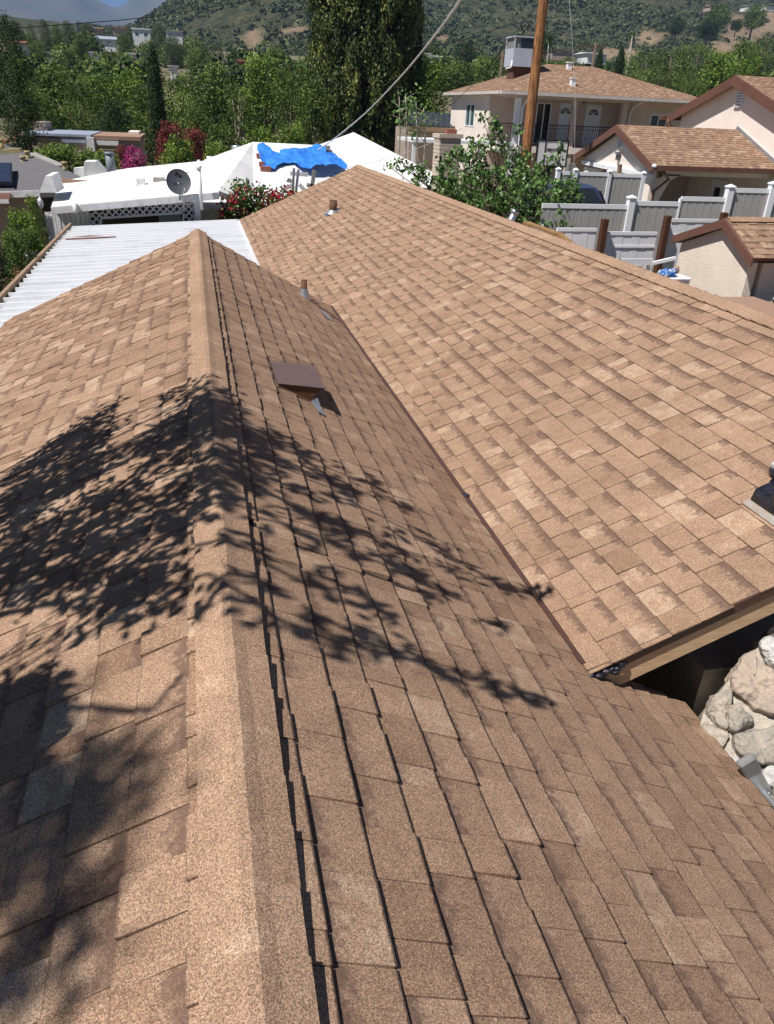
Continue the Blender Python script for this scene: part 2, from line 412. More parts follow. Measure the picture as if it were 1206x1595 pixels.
F_crim = leaf_mat('bract_crimson', [(0.20, 0.01, 0.02), (0.36, 0.015, 0.03), (0.5, 0.03, 0.06), (0.55, 0.09, 0.10)], 0.35)
F_brush = leaf_mat('leaf_chaparral', [(0.045, 0.057, 0.028), (0.080, 0.096, 0.040), (0.119, 0.138, 0.060), (0.177, 0.189, 0.096)], 0.05, 0.9, 0.05)

# ================================================================== ground, hill, mountains
def S(a, b, x):
    t = min(max((x-a)/(b-a), 0.0), 1.0); return t*t*(3-2*t)
def gz(x, y):
    """height of the land: flat lots, a terrace to the right, then a long rise to the hill"""
    z = 1.45*S(6.9, 7.3, x)*S(8.5, 10.5, y)
    if y > 55: z = max(z, 0) + 0.07*(y-55) + 0.9*noise.noise(V(x*0.02, y*0.02, 0.3))*min((y-55)/60, 1)
    return z
def grid_mesh(name, xs, ys, fz, m):
    vs = [(x, y, fz(x, y)) for y in ys for x in xs]; nx = len(xs)
    fs = [(j*nx+i, j*nx+i+1, (j+1)*nx+i+1, (j+1)*nx+i) for j in range(len(ys)-1) for i in range(nx-1)]
    me = bpy.data.meshes.new(name); me.from_pydata(vs, [], fs); me.update(); me.materials.append(m)
    me.polygons.foreach_set('use_smooth', [True]*len(me.polygons))
    return me
def spaced(a, b, near, k):
    out = []; x = 0; s = near
    while x < b: out.append(x); x += s; s *= k
    out.append(b)
    neg = []; x = -near; s = near*k
    while x > a: neg.append(x); x -= s; s *= k
    neg.append(a)
    return sorted(neg)+out
def ground_fz(x, y):
    z = gz(x, min(y, 420))
    if y > 420: z += 0.055*(min(y, 5200)-420)
    return z-0.05
M_ground = mat('dry_ground', (0.20, 0.155, 0.105), 0.95, (0.095, 0.105, 0.05), 0.22, 8, bump=0.3, bscale=3)
g = link('ground', grid_mesh('ground', spaced(-7000, 7000, 1.0, 1.13), spaced(-300, 9000, 1.0, 1.10), ground_fz, M_ground)); tag(g, kind='structure')
for n_ in ('ground',): g['label'] = 'dry earth and scrub between the lots, rising to the hills'

def hill_fz(x, y):
    q = x-0.05*(y-600)
    side = 0.30+0.70*S(-75, 75, q)
    base = ground_fz(x, 380)+0.02*(y-380)
    rise = 150*S(370, 1060, y)*side
    n1 = noise.fractal(V(x*0.0052+3.1, y*0.0042, 0.7), 1.0, 2.1, 5)
    n2 = noise.noise(V(x*0.035, y*0.03, 2.2))
    spur = 9*math.sin(x*0.021+0.6*math.sin(y*0.012))*S(420, 620, y)
    return base+rise+14*n1*S(400, 620, y)*side+spur*side+1.3*n2-3.5
def hill_mat():
    m = bpy.data.materials.new('chaparral_slope'); m.use_nodes = True; N = m.node_tree.nodes; L = m.node_tree.links
    b = N['Principled BSDF']; b.inputs['Roughness'].default_value = 1.0; b.inputs['Specular IOR Level'].default_value = 0.05
    geo = N.new('ShaderNodeNewGeometry')
    def tx(s, d):
        n = N.new('ShaderNodeTexNoise'); n.inputs['Scale'].default_value = s; n.inputs['Detail'].default_value = d
        n.inputs['Roughness'].default_value = 0.7; L.new(geo.outputs['Position'], n.inputs['Vector']); return n.outputs['Fac']
    def ramp(f, stops):
        r = N.new('ShaderNodeValToRGB'); e = r.color_ramp.elements
        e[0].position, e[0].color = stops[0][0], (*stops[0][1], 1); e[1].position, e[1].color = stops[-1][0], (*stops[-1][1], 1)
        for p, c in stops[1:-1]:
            k = r.color_ramp.elements.new(p); k.color = (*c, 1)
        L.new(f, r.inputs[0]); return r.outputs[0]
    green = ramp(tx(0.10, 9), [(0.30, (0.026, 0.029, 0.016)), (0.48, (0.052, 0.056, 0.030)), (0.62, (0.092, 0.090, 0.050)), (0.76, (0.15, 0.125, 0.082))])
    dirt = ramp(tx(0.25, 8), [(0.3, (0.20, 0.145, 0.095)), (0.7, (0.30, 0.225, 0.15))])
    mk = N.new('ShaderNodeMapRange'); mk.inputs[1].default_value = 0.64; mk.inputs[2].default_value = 0.72
    L.new(tx(0.016, 6), mk.inputs[0])
    at = N.new('ShaderNodeAttribute'); at.attribute_name = 'bare'
    mx = N.new('ShaderNodeMath'); mx.operation = 'MAXIMUM'; L.new(mk.outputs[0], mx.inputs[0]); L.new(at.outputs['Fac'], mx.inputs[1])
    mix = N.new('ShaderNodeMix'); mix.data_type = 'RGBA'; L.new(mx.outputs[0], mix.inputs['Factor'])
    L.new(green, mix.inputs['A']); L.new(dirt, mix.inputs['B']); L.new(mix.outputs['Result'], b.inputs['Base Color'])
    bp = N.new('ShaderNodeBump'); bp.inputs['Strength'].default_value = 0.9; bp.inputs['Distance'].default_value = 3.0
    L.new(tx(0.16, 8), bp.inputs['Height']); L.new(bp.outputs[0], b.inputs['Normal'])
    return m
xs = [-420+ i*9 for i in range(190)]; ys = [372+j*8 for j in range(125)]
hme = grid_mesh('hillside', xs, ys, hill_fz, hill_mat())
BARE = [(1160, 45, 40, 26), (1130, 75, 30, 12), (395, 62, 22, 15), (385, 85, 22, 18), (1010, 60, 26, 13), (1195, 35, 30, 20), (470, 47, 30, 5), (690, 60, 16, 6), (960, 85, 40, 10)]
def bare_at(P):
    q = to_px(P)
    if q is None: return 0
    v = 0
    for bx, by, rx, ry in BARE:
        d = ((q[0]-bx)/rx)**2+((q[1]-by)/ry)**2+0.7*noise.noise(V(q[0]*0.08, q[1]*0.13, bx))
        v = max(v, 1-S(0.6, 1.1, d))
    return v
ba = hme.attributes.new('bare', 'FLOAT', 'POINT'); ba.data.foreach_set('value', [bare_at(v.co) for v in hme.vertices])
hs = link('hillside', hme); tag(hs, 'chaparral covered hillside filling the top of the view', kind='structure')

def mtn_fz(x, y):
    r = noise.ridged_multi_fractal(V(x*0.00075+4.2, y*0.00075+1.3, 0.35), 0.9, 2.1, 6, 1.0, 2.0)
    b = S(3300, 5600, y)*S(9000, 6300, y)
    # a saddle where the sky shows through
    sad = 1-0.33*math.exp(-((x+372*(y/6000))/170)**2)
    return 170+b*(250+150*r)*sad + b*95*S(-330, 50, x-0.0*y)+b*35*S(-480, -900, x)
M_mtn = mat('far_mountain', (0.10, 0.088, 0.062), 1.0, (0.060, 0.064, 0.042), 0.006, 9, bump=0.8, bscale=0.03)
mt = link('mountain', grid_mesh('mountain', [-2600+i*40 for i in range(131)], [3200+j*48 for j in range(110)], mtn_fz, M_mtn))
tag(mt, 'hazy blue mountain range behind the hillside, with a gap of sky', kind='structure')

# brush on the hill: nobody could count it
def brush():
    R = random.Random(3); C = []
    while len(C) < 28000:
        y = 390+R.random()**1.5*560; x = R.uniform(-0.28, 0.92)*y
        z = hill_fz(x, y); q = to_px((x, y, z))
        if q is None or q[0] < 120 or q[0] > 1300 or q[1] > 140 or q[1] < -45: continue
        d = noise.noise(V(x*0.018, y*0.018, 5.5))
        if R.random() > 0.62+0.9*d: continue
        if bare_at((x, y, z)) > 0.4 and R.random() > 0.05: continue
        C.append((x, y, z))
    n = len(C); C = np.array(C); K = 15
    r = 0.5+2.3*rng.random(n)**2.6; t = np.clip(rng.normal(0.45, 0.24, n), 0, 1)
    d = rng.normal(size=(n, K, 3)); d /= np.linalg.norm(d, axis=2)[:, :, None]; d[:, :, 2] = np.abs(d[:, :, 2])*1.1-.15
    P = C[:, None, :]+d*(r[:, None, None]*np.array([1.2, 1.2, 0.9]))*(.45+.55*rng.random((n, K, 1)))
    sz = np.repeat(r, K)
    me = leaves_mesh('brush', F_brush, P.reshape(-1, 3), np.repeat(t, K)+.1*rng.normal(size=n*K), sz*1.05, sz*.8, .8)
    return tag(link('brush', me), 'grey green chaparral brush covering the hillside', 'brush', kind='stuff')
brush()

# ================================================================== the house under the camera
H = 1.3                                            # eye above the near ridge
ZR = 5.0-H-0.016                                   # near ridge, under its caps
ML, MR, MM = 0.45, 0.57, 0.44                      # slopes: left, right, main
Y_FAR = 9.53; Y_NEAR = -1.6
X_LE = -2.2                                        # left eave
D_V = H/(1-MR*0.717); X_V = 0.717*D_V; Z_V = 5-D_V # valley between the two roofs
X_RE = 2.195                                       # right eave, only near the camera
X_MR = 3.885; Z_MR = Z_V+MM*(X_MR-X_V)             # main ridge
X_ME = 1.005; Z_ME = Z_V+MM*(X_ME-X_V)             # main eave beyond the near roof
YM0, YM1 = 2.40, 19.70
EXPO = 0.149

house = thing('house', (1.0, 6.0, 0.0), 'house under the camera with two ridges of tan brown laminated shingles', 'house')
def slope_frame(x0, z0, x1, z1):
    w = V(x1-x0, 0, z1-z0).normalized(); u = V(0, 1, 0); n = u.cross(w) if w.x < 0 else w.cross(u)
    if n.z < 0: n = -n
    return V(x0, 0, z0), u, w, n
def deck(name, pts, th=0.03):
    a = MB(); P = [Vector(p) for p in pts]
    nn = (P[1]-P[0]).cross(P[2]-P[1]).normalized()
    if nn.z > 0: nn = -nn
    a.slab([p+nn*0.004 for p in P], nn*th); return a.build(name, mat('roof_deck_felt', (0.05, 0.038, 0.032), 0.95), house)
def zl(x): return ZR+ML*x
def zr_(x): return ZR-MR*x
def zm(x): return Z_V+MM*(x-X_V)
deck_l = deck('roof_slope', [(0, Y_NEAR, ZR), (X_LE, Y_NEAR, zl(X_LE)), (X_LE, Y_FAR, zl(X_LE)), (0, Y_FAR, ZR)])
deck_r = deck('roof_slope', [(0, Y_NEAR, ZR), (X_RE, Y_NEAR, zr_(X_RE)), (X_RE, 2.47, zr_(X_RE)), (X_V+.04, 2.47, zr_(X_V+.04)), (X_V+.04, Y_FAR, zr_(X_V+.04)), (0, Y_FAR, ZR)])
deck_m = deck('roof_slope', [(X_MR, YM0, Z_MR), (X_V, YM0, Z_V), (X_V, Y_FAR-.1, Z_V), (X_ME, Y_FAR-.1, Z_ME), (X_ME, YM1, Z_ME), (X_MR, YM1, Z_MR)])
deck_b = deck('roof_slope', [(X_MR, YM0, Z_MR), (X_MR+2.9, YM0, Z_MR-2.9*MM), (X_MR+2.9, YM1, Z_MR-2.9*MM), (X_MR, YM1, Z_MR)])
for d_, l_ in ((deck_l, 'left slope of the near roof, dappled with leaf shade'), (deck_r, 'right slope of the near roof'), (deck_m, 'large sunlit slope of the main roof'), (deck_b, 'far slope of the main roof')): d_['label'] = l_

CELLS = []                                         # (8 corner points, tone, band, deck)
def lay(O, u, w, n, u0, u1, s0, slen, dk, keep, seed, tsh=0.0, tsc=1.0, tab_h=(.0090, .0125), low_h=(.0045, .0065), e0=None, gap=.0013):
    R = random.Random(seed); k = 0; s = s0
    while s < slen-0.02:
        e = s+EXPO if (k or e0 is None) else e0
        if e > slen: e = slen
        y = u0-R.uniform(0, .35); tab = R.random() < .5
        while y < u1:
            wd = R.choice([.075, .10, .125, .15, .175, .21])*R.uniform(.88, 1.12)
            if not tab: wd *= 0.95
            a, c = max(y, u0), min(y+wd, u1); y += wd
            if c-a < 0.02: continue
            cl = keep((a+c)/2, (s+e)/2, a, c, s, e)
            if cl is None: tab = not tab; continue
            a2, c2, se = cl
            t = R.uniform(*tab_h) if tab else R.uniform(*low_h)
            tone = (R.choice([.12, .35, .45, .5, .55, .6, .68, .8, .98])+R.uniform(-.07, .07)-.5)*tsc+.5+tsh
            band = 1.0 if (not tab and R.random() < .85) or (tab and R.random() < .22) else 0.0
            g = gap; j = [R.uniform(-.0014, .0014) for _ in range(4)]; bj = R.uniform(-.0020, .0020)
            lift = 0.0025 if R.random() < .12 else 0.0
            sa = s-.014
            def P(uu, ss, hh): return O+u*uu+w*ss+n*hh
            pts = [P(a2+g, sa, .0016+j[0]*.3), P(c2-g, sa, .0016+j[1]*.3), P(c2-g, se+bj, t+j[2]+lift), P(a2+g, se+bj, t+j[3]+lift),
                   P(c2-g, se+bj, -.002), P(a2+g, se+bj, -.002), P(a2+g, sa, -.002), P(c2-g, sa, -.002)]
            CELLS.append((pts, tone, band, dk))
            tab = not tab if R.random() < .85 else tab
        s = e; k += 1
CF = [(0, 1, 2, 3), (3, 2, 4, 5), (0, 3, 5, 6), (1, 7, 4, 2), (0, 6, 7, 1), (5, 4, 7, 6)]
def shingle_mesh(name, cells, origin):
    n = len(cells); vs = []; fs = []
    for i, (p, t, b, d) in enumerate(cells):
        vs += [(q.x-origin[0], q.y-origin[1], q.z-origin[2]) for q in p]
        fs += [tuple(k+8*i for k in f) for f in CF]
    me = bpy.data.meshes.new(name); me.from_pydata(vs, [], fs); me.update()
    a = me.attributes.new('vv', 'FLOAT', 'POINT'); a.data.foreach_set('value', [1, 1, 0, 0, 0, 0, 1, 1]*n)
    a = me.attributes.new('cut', 'FLOAT', 'FACE'); a.data.foreach_set('value', [(0.95 if c[3] is deck_r else 0.42) for c in cells for _ in range(6)])
    a = me.attributes.new('tone', 'FLOAT', 'FACE'); a.data.foreach_set('value', [c[1] for c in cells for _ in range(6)])
    a = me.attributes.new('band', 'FLOAT', 'FACE'); a.data.foreach_set('value', [c[2] for c in cells for _ in range(6)])
    me.materials.append(GRAN)
    return me
# left slope
O, u, w, n = slope_frame(0, ZR, X_LE, zl(X_LE)); SL = math.hypot(X_LE, ML*X_LE)
lay(O, u, w, n, Y_NEAR, Y_FAR+.02, .02, SL+.02, deck_l, lambda m_, s_, a, c, s, e: (a, c, e), 11, tsh=-.12, tsc=1.35, tab_h=(.011, .015), e0=.120, gap=.0014)
# right slope: down to the eave near the camera, to the valley beyond
O, u, w, n = slope_frame(0, ZR, X_RE, zr_(X_RE)); SRr = math.hypot(1, MR)
def keep_r(m_, s_, a, c, s, e):
    if m_ < 2.46: return (a, min(c, 2.47), e)
    if s/SRr > X_V+.02: return None
    return (a, c, e)
lay(O, u, w, n, Y_NEAR, Y_FAR+.02, .02, X_RE*SRr+.02, deck_r, keep_r, 23, tsc=.8, tab_h=(.0140, .0175), low_h=(.0105, .0130), e0=.157, gap=.0012)
# main slope
O, u, w, n = slope_frame(X_MR, Z_MR, X_V, Z_V); SM = math.hypot(1, MM)
sv = (X_MR-X_V)*SM; se_ = (X_MR-X_ME)*SM
def keep_m(m_, s_, a, c, s, e):
    if m_ < Y_FAR-.1:
        if s > sv-.01: return None
        return (a, c, min(e, sv+.005))
    return (a, c, e)
TAR_BOX = (2.66, 3.6, 2.72, 3.12)
lay(O, u, w, n, YM0-.042, YM1+.02, .03, se_+.02, deck_m, keep_m, 37, tsh=.06, tsc=.78)
# far slope of the main roof
O, u, w, n = slope_frame(X_MR, Z_MR, X_MR+2.9, Z_MR-2.9*MM)
lay(O, u, w, n, YM0, YM1, .03, 2.9*SM+.02, deck_b, lambda m_, s_, a, c, s, e: (a, c, e), 41)
def area_px(c):
    if c[3] is deck_b: return 0
    q = [to_px(p) for p in c[0][:4]]
    if any(x is None for x in q): return 0
    mx, my = sum(x[0] for x in q)/4, sum(x[1] for x in q)/4
    if not (5 < mx < PW-5 and 0 < my < PH-5): return 0
    if c[3] is deck_m and mx > 1160 and my > 890: return 0
    return abs(sum(q[i][0]*q[(i+1) % 4][1]-q[(i+1) % 4][0]*q[i][1] for i in range(4)))/2
order = sorted(range(len(CELLS)), key=lambda i: -area_px(CELLS[i]))
single = set(order[:300])
for i in order[:300]:
    c = CELLS[i]; org = sum(c[0][:4], Vector())/4
    me = shingle_mesh('shingle', [c], org)
    o = link('shingle', me, c[3]); o.location = org-world_loc(c[3])
rest = [c for i, c in enumerate(CELLS) if i not in single]
o = link('shingle_field', shingle_mesh('shingle_field', rest, world_loc(house)), house); tag(o, 'all the smaller laminated shingles of the roof', kind='stuff')

# ridge caps: folded pieces, the thick end away from the camera
def cap_mesh(xr, zr, y0, y1, ml, mr, hw, lo, hi, tone, R, flare=0.0, lf=1.0):
    """one cap in world space; ml/mr fall per metre to the left/right"""
    hl = hw*lf
    sec = [(-hl, -hl*ml), (-hl*.45, -hl*.45*ml), (-.012, -.001), (.012, -.001), (hw*.45, -hw*.45*mr), (hw, -hw*mr)]
    vs = []; jz = [R.uniform(-.0006, .0006) for _ in sec]; jx = R.uniform(-.0008, .0008)
    tw = R.uniform(-.001, .001)
    for yy, hh, sc in ((y0, lo, .99), (y1, hi, 1.0)):
        for th in (0, -.006):
            for i, (x, z) in enumerate(sec):
                if th and i == len(sec)-1: th = -.045
                vs.append((xr+x*sc+jx+(tw if yy == y1 else 0), yy+(R.uniform(-.002, .002)), zr+z*sc+hh+th+jz[i]+(flare*max(0, x/hw) if yy == y1 else flare*.55*max(0, x/hw))))
    m = len(sec); fs = []
    A, B, C, D = 0, m, 2*m, 3*m                    # near top, near bottom, far top, far bottom
    for i in range(m-1):
        fs += [(A+i, A+i+1, C+i+1, C+i), (B+i+1, B+i, D+i, D+i+1), (C+i, C+i+1, D+i+1, D+i), (A+i+1, A+i, B+i, B+i+1)]
    fs += [(A, C, D, B), (A+m-1, B+m-1, D+m-1, C+m-1)]
    return vs, fs, tone
def caps(xr, zr, ya, yb, ml, mr, hw, lo, hi, seed, step=.142, flare=0.0, lf=1.0):
    R = random.Random(seed); y = ya; out = []
    while y < yb:
        vs, fs, t = cap_mesh(xr, zr, y-.02, min(y+step, yb+.03), ml, mr, hw*R.uniform(.98, 1.02), lo, hi+R.uniform(-.0008, .0010), R.uniform(.60, .80), R, flare*R.uniform(.6, 1.2), lf)
        b = MB(); b.add(vs, fs, t); org = V(xr, y, zr)
        me = b.mesh('ridge_cap', GRAN, org); me.attributes.new('vv', 'FLOAT', 'POINT'); me.attributes.new('band', 'FLOAT', 'FACE')
        o = link('ridge_cap', me, house); o.location = org-world_loc(house)
        y += step
caps(.003, ZR, Y_NEAR, Y_FAR, ML*.95, MR*.93, .100, .0165, .0265, 5, flare=.010, lf=.93)
caps(X_MR, Z_MR, YM0, YM1, MM*.95, MM*.95, .100, .015, .026, 6, flare=.006)

# metal and boards
b = MB()
b.slab([(X_V-.020, 2.42, Z_V+.021), (X_V-.020, Y_FAR-.05, Z_V+.021), (X_V+.010, Y_FAR-.05, Z_V+.015), (X_V+.010, 2.42, Z_V+.015)], (0, 0, -.018))
vm = b.build('valley_metal', M_valley, house)
for yy in (4.13,): MB().blob((X_V-.005, yy, Z_V+.022), (.022, .03, .008), int(yy*10), .5).build('tar_patch', M_tar, house)
def rake(x0, z0, x1, z1, y, face, drop0, drop1, th, m, name):
    b = MB(); b.slab([(x0, y, z0-drop0), (x1, y, z1-drop0), (x1, y, z1-drop1), (x0, y, z0-drop1)], (0, face*th, 0)); return b.build(name, m, house)
rake(X_V-.0, Z_V, X_MR, Z_MR, YM0-.03, 1, .003, .058, .03, M_drip, 'drip_edge')
rake(X_V+.06, zm(X_V+.06), X_MR, Z_MR, YM0-.018, 1, .058, .190, .04, M_woodnew, 'fascia_board')
rake(X_ME, Z_ME, X_MR, Z_MR, YM1-.02, 1, 0, .19, .04, M_woodnew, 'fascia_board')
rake(X_MR, Z_MR, X_MR+2.9, Z_MR-2.9*MM, YM0-.02, 1, .03, .19, .04, M_woodnew, 'fascia_board')
rake(X_LE, zl(X_LE), 0, ZR, Y_FAR, 1, .03, .17, .04, M_brown, 'fascia_board')
rake(0, ZR, X_V, zr_(X_V), Y_FAR, 1, .03, .17, .04, M_brown, 'fascia_board')
MB().box(X_ME-.012, X_ME+.0, Y_FAR, YM1, Z_ME-.12, Z_ME+.012).build('eave_edge', M_whitepaint, house)
MB().box(X_LE-.02, X_LE+.0, Y_NEAR, Y_FAR, zl(X_LE)-.16, zl(X_LE)-.012).build('eave_board', M_brown, house)
MB().box(X_RE-.03, X_RE-.004, Y_NEAR, 2.46, zr_(X_RE)-.16, zr_(X_RE)-.02).build('eave_board', M_brown, house)
# tar smeared at the low end of the rake
R = random.Random(2); b = MB()
for i in range(9):
    b.blob((X_V+.0+i*.02+R.uniform(-.01, .01), YM0-.045+R.uniform(-.012, .012), Z_V-.015+MM*i*.014+R.uniform(-.02, .008)), (.020, .012, .012), i, .7)
b.build('tar_patch', M_tar, house, True)
# walls below
b = MB(); M_hw = mat('house_wall_stucco', (0.22, 0.16, 0.12), 0.9)
b.slab([(1.9, 2.95, -.1), (X_MR+2.3, 2.95, -.1), (X_MR+2.3, 2.95, Z_MR-2.3*MM-.06), (X_MR, 2.95, Z_MR-.06), (1.9, 2.95, zm(1.9)-.06)], (0, .15, 0)); b.build('wall', M_hw, house)
MB().box(X_MR+2.25, X_MR+2.4, 3.1, YM1-.4, -.1, Z_MR-2.4*MM-.06).build('wall', M_hw, house)
MB().box(1.75, 1.9, Y_NEAR+.2, 2.94, -.1, zr_(1.9)-.06).build('wall', M_hw, house)
MB().box(X_LE+.4, X_LE+.55, Y_NEAR+.2, Y_FAR-.4, -.1, zl(X_LE+.4)-.06).build('wall', M_hw, house)
b = MB(); b.slab([(X_LE+.55, Y_FAR-.45, -.1), (X_V, Y_FAR-.45, -.1), (X_V, Y_FAR-.45, Z_V-.06), (0, Y_FAR-.45, ZR-.06), (X_LE+.55, Y_FAR-.45, zl(X_LE+.55)-.06)], (0, .12, 0)); b.build('wall', M_hw, house)
b = MB(); b.slab([(1.35, YM1-.45, -.1), (X_MR+2.25, YM1-.45, -.1), (X_MR+2.25, YM1-.45, Z_MR-2.25*MM-.06), (X_MR, YM1-.45, Z_MR-.06), (1.35, YM1-.45, zm(1.35)-.06)], (0, .12, 0)); b.build('wall', M_hw, house)
MB().box(1.3, 1.42, Y_FAR-.3, YM1-.46, -.1, zm(1.35)-.08).build('wall', M_hw, house)

# dormer vent on the right slope: lid rising from the uphill edge
rn = V(MR, 0, 1).normalized(); rw = V(1, 0, -MR).normalized()
def RS(x, y, hh=0.0): return V(x, y, zr_(x))+rn*hh
vent = thing('roof_vent', RS(.55, 4.8), 'brown sheet metal dormer vent on the shaded right slope', 'roof vent')
va, vb = (.410, .650); y0, y1 = 4.57, 5.05
A0, A1 = RS(va, y0, .022), RS(va, y1, .022); B0, B1 = RS(vb, y0, .130), RS(vb, y1, .130)
b = MB(); b.slab([A0, A1, B1, B0], rn*.004); b.slab([B0, B1, B1-rn*.02, B0-rn*.02], rw*.004); b.build('lid', M_ventbrown, vent)
for yy in (y0+.012, y1-.016):
    b = MB(); b.slab([RS(va, yy, .012), RS(vb-.03, yy, .012), RS(vb-.012, yy, .124), RS(va+.01, yy, .022)], (0, .004, 0))
    b.build('side_plate', mat('vent_side_rust_brown', (0.10, 0.045, 0.02), 0.5, spec=.45), vent)
b = MB(); b.slab([RS(va-.005, y0-.012, .0125), RS(vb+.01, y0-.012, .0125), RS(vb+.01, y1+.01, .0125), RS(va-.005, y1+.01, .0125)], rn*.0012)
b.build('flange', M_ventbrown, vent)
b = MB(); b.slab([RS(vb-.035, y0-.012, .016), RS(vb+.030, y0-.016, .016), RS(vb-.01, y0-.012, .060)], (0, .003, 0))
b.slab([RS(vb-.005, y0-.15, .0165), RS(vb+.035, y0-.17, .0165), RS(vb+.026, y0-.012, .017), RS(vb-.028, y0-.012, .017)], rn*.003)
b.build('flashing_scrap', M_galv, vent)
# plumbing vents
def vent_pipe(base, n, r, hh, label, cone, name='vent_pipe'):
    t = thing(name, base, label, 'vent pipe')
    base = Vector(base); n = Vector(n)
    b = MB(); b.tube([base-V(0, 0, .05), base+V(0, 0, hh)], r, 14); b.build('pipe', M_rust, t, True)
    b = MB(); b.tube([base+V(0, 0, hh+.0005), base+V(0, 0, hh+.002)], r*.8, 14); b.build('bore', M_shade, t)
    b = MB(); b.tube([base+V(0, 0, -.02)+n*0, base+V(0, 0, hh*cone)], [r*2.1, r*1.12], 16, cap=False); b.build('flashing_cone', M_galv, t, True)
    return t
mn = V(-MM, 0, 1).normalized()
P = atP(474, 463, (MR, 0, 1), ZR); vent_pipe(P, rn, .036, .20, 'rusty vent pipe with silver cone flashing at the far edge of the near roof', .52)
P = atP(519, 331, (-MM, 0, 1), Z_V-MM*X_V); t = vent_pipe(P, mn, .075, .22, 'short rusty vent pipe with silver collar high on the main roof', .22)
b = MB(); b.slab([P+V(-.16, -.12, -.16*MM+.014), P+V(.12, -.12, .12*MM+.014), P+V(.12, .16, .12*MM+.014), P+V(-.16, .16, -.16*MM+.014)], (0, 0, .002)); b.build('base_plate', M_galv, t)
# silver repair strip near the far end of the near roof
b = MB(); b.slab([RS(1.28, 8.72, .016), RS(1.36, 8.70, .016), RS(1.40, 8.35, .016), RS(1.33, 8.35, .016)], rn*.002); tag(b.build('flashing_strip', M_galv), 'small silver flashing strip left beside the far vent pipe', 'flashing')
b = MB(); b.bar(RS(1.22, 8.98, .02), RS(1.60, 8.62, .02), .035, .012, rn); tag(b.build('drip_edge_scrap', M_drip), 'thin brown metal strip lying at the top of the valley', 'metal strip')
# ================================================================== stonework and ladder at the right edge
def crop5(x, y): return (1040+x/4.199, 900+y/4.199)
SN = V(-.42, -.56, .72).normalized(); S0 = atY(1150, 1090, 2.30); SCc = SN.dot(S0)
def onS(cx_, cy_, off=0.0):
    p = atP(*crop5(cx_, cy_), SN, SCc); return p+SN*off
chim = thing('stone_chimney', (2.8, 2.75, 0.0), 'rough field stone chimney base beside the open rake end of the main roof', 'chimney')
ROCK1 = bpy.data.textures.new('rock_facets', 'VORONOI'); ROCK1.noise_scale = .11
ROCK2 = bpy.data.textures.new('rock_grain', 'CLOUDS'); ROCK2.noise_scale = .022; ROCK2.noise_depth = 3
def stone(poly, m, bulge, seed):
    c = Vector(); P = [onS(*q) for q in poly]
    for p in P: c += p
    c /= len(P); b = MB(); vs = []; fs = []
    # resample the outline
    ring = []
    for i in range(len(P)):
        a, d = P[i], P[(i+1) % len(P)]
        for k in range(4): ring.append(a.lerp(d, k/4))
    sm = []
    nR = len(ring)
    for i in range(nR): sm.append((ring[i-1]+ring[i]*2+ring[(i+1) % nR])/4)
    ring = sm; levels = [(1.03, -.06), (1.0, .0), (.965, .62), (.90, .86), (.64, .95), (.33, .98)]
    for k, hgt in levels:
        for i, p in enumerate(ring):
            q = c.lerp(p, k); hh = hgt*bulge if hgt >= 0 else hgt
            nz = noise.fractal(q*9+V(seed, 0, 0), .8, 2.2, 6)
            vs.append(q+SN*(hh+(.026*nz if hgt > 0 else 0)))
    vs.append(c+SN*bulge*1.0)
    for l in range(len(levels)-1):
        for i in range(nR): fs.append((l*nR+i, l*nR+(i+1) % nR, (l+1)*nR+(i+1) % nR, (l+1)*nR+i))
    L_ = (len(levels)-1)*nR
    for i in range(nR): fs.append((L_+i, L_+(i+1) % nR, len(vs)-1))
    b.add(vs, fs)
    o = b.build('stone', m, chim, False)
    for pz in o.data.polygons: pz.use_smooth = True
    ss_ = o.modifiers.new('s', 'SUBSURF'); ss_.levels = ss_.render_levels = 2
    d1_ = o.modifiers.new('d', 'DISPLACE'); d1_.texture = ROCK1; d1_.strength = .045; d1_.texture_coords = 'GLOBAL'
    d2_ = o.modifiers.new('e', 'DISPLACE'); d2_.texture = ROCK2; d2_.strength = .016; d2_.texture_coords = 'GLOBAL'
    bmx = bmesh.new(); bmx.from_mesh(o.data); bmesh.ops.recalc_face_normals(bmx, faces=bmx.faces); bmx.to_mesh(o.data); bmx.free()
    return o
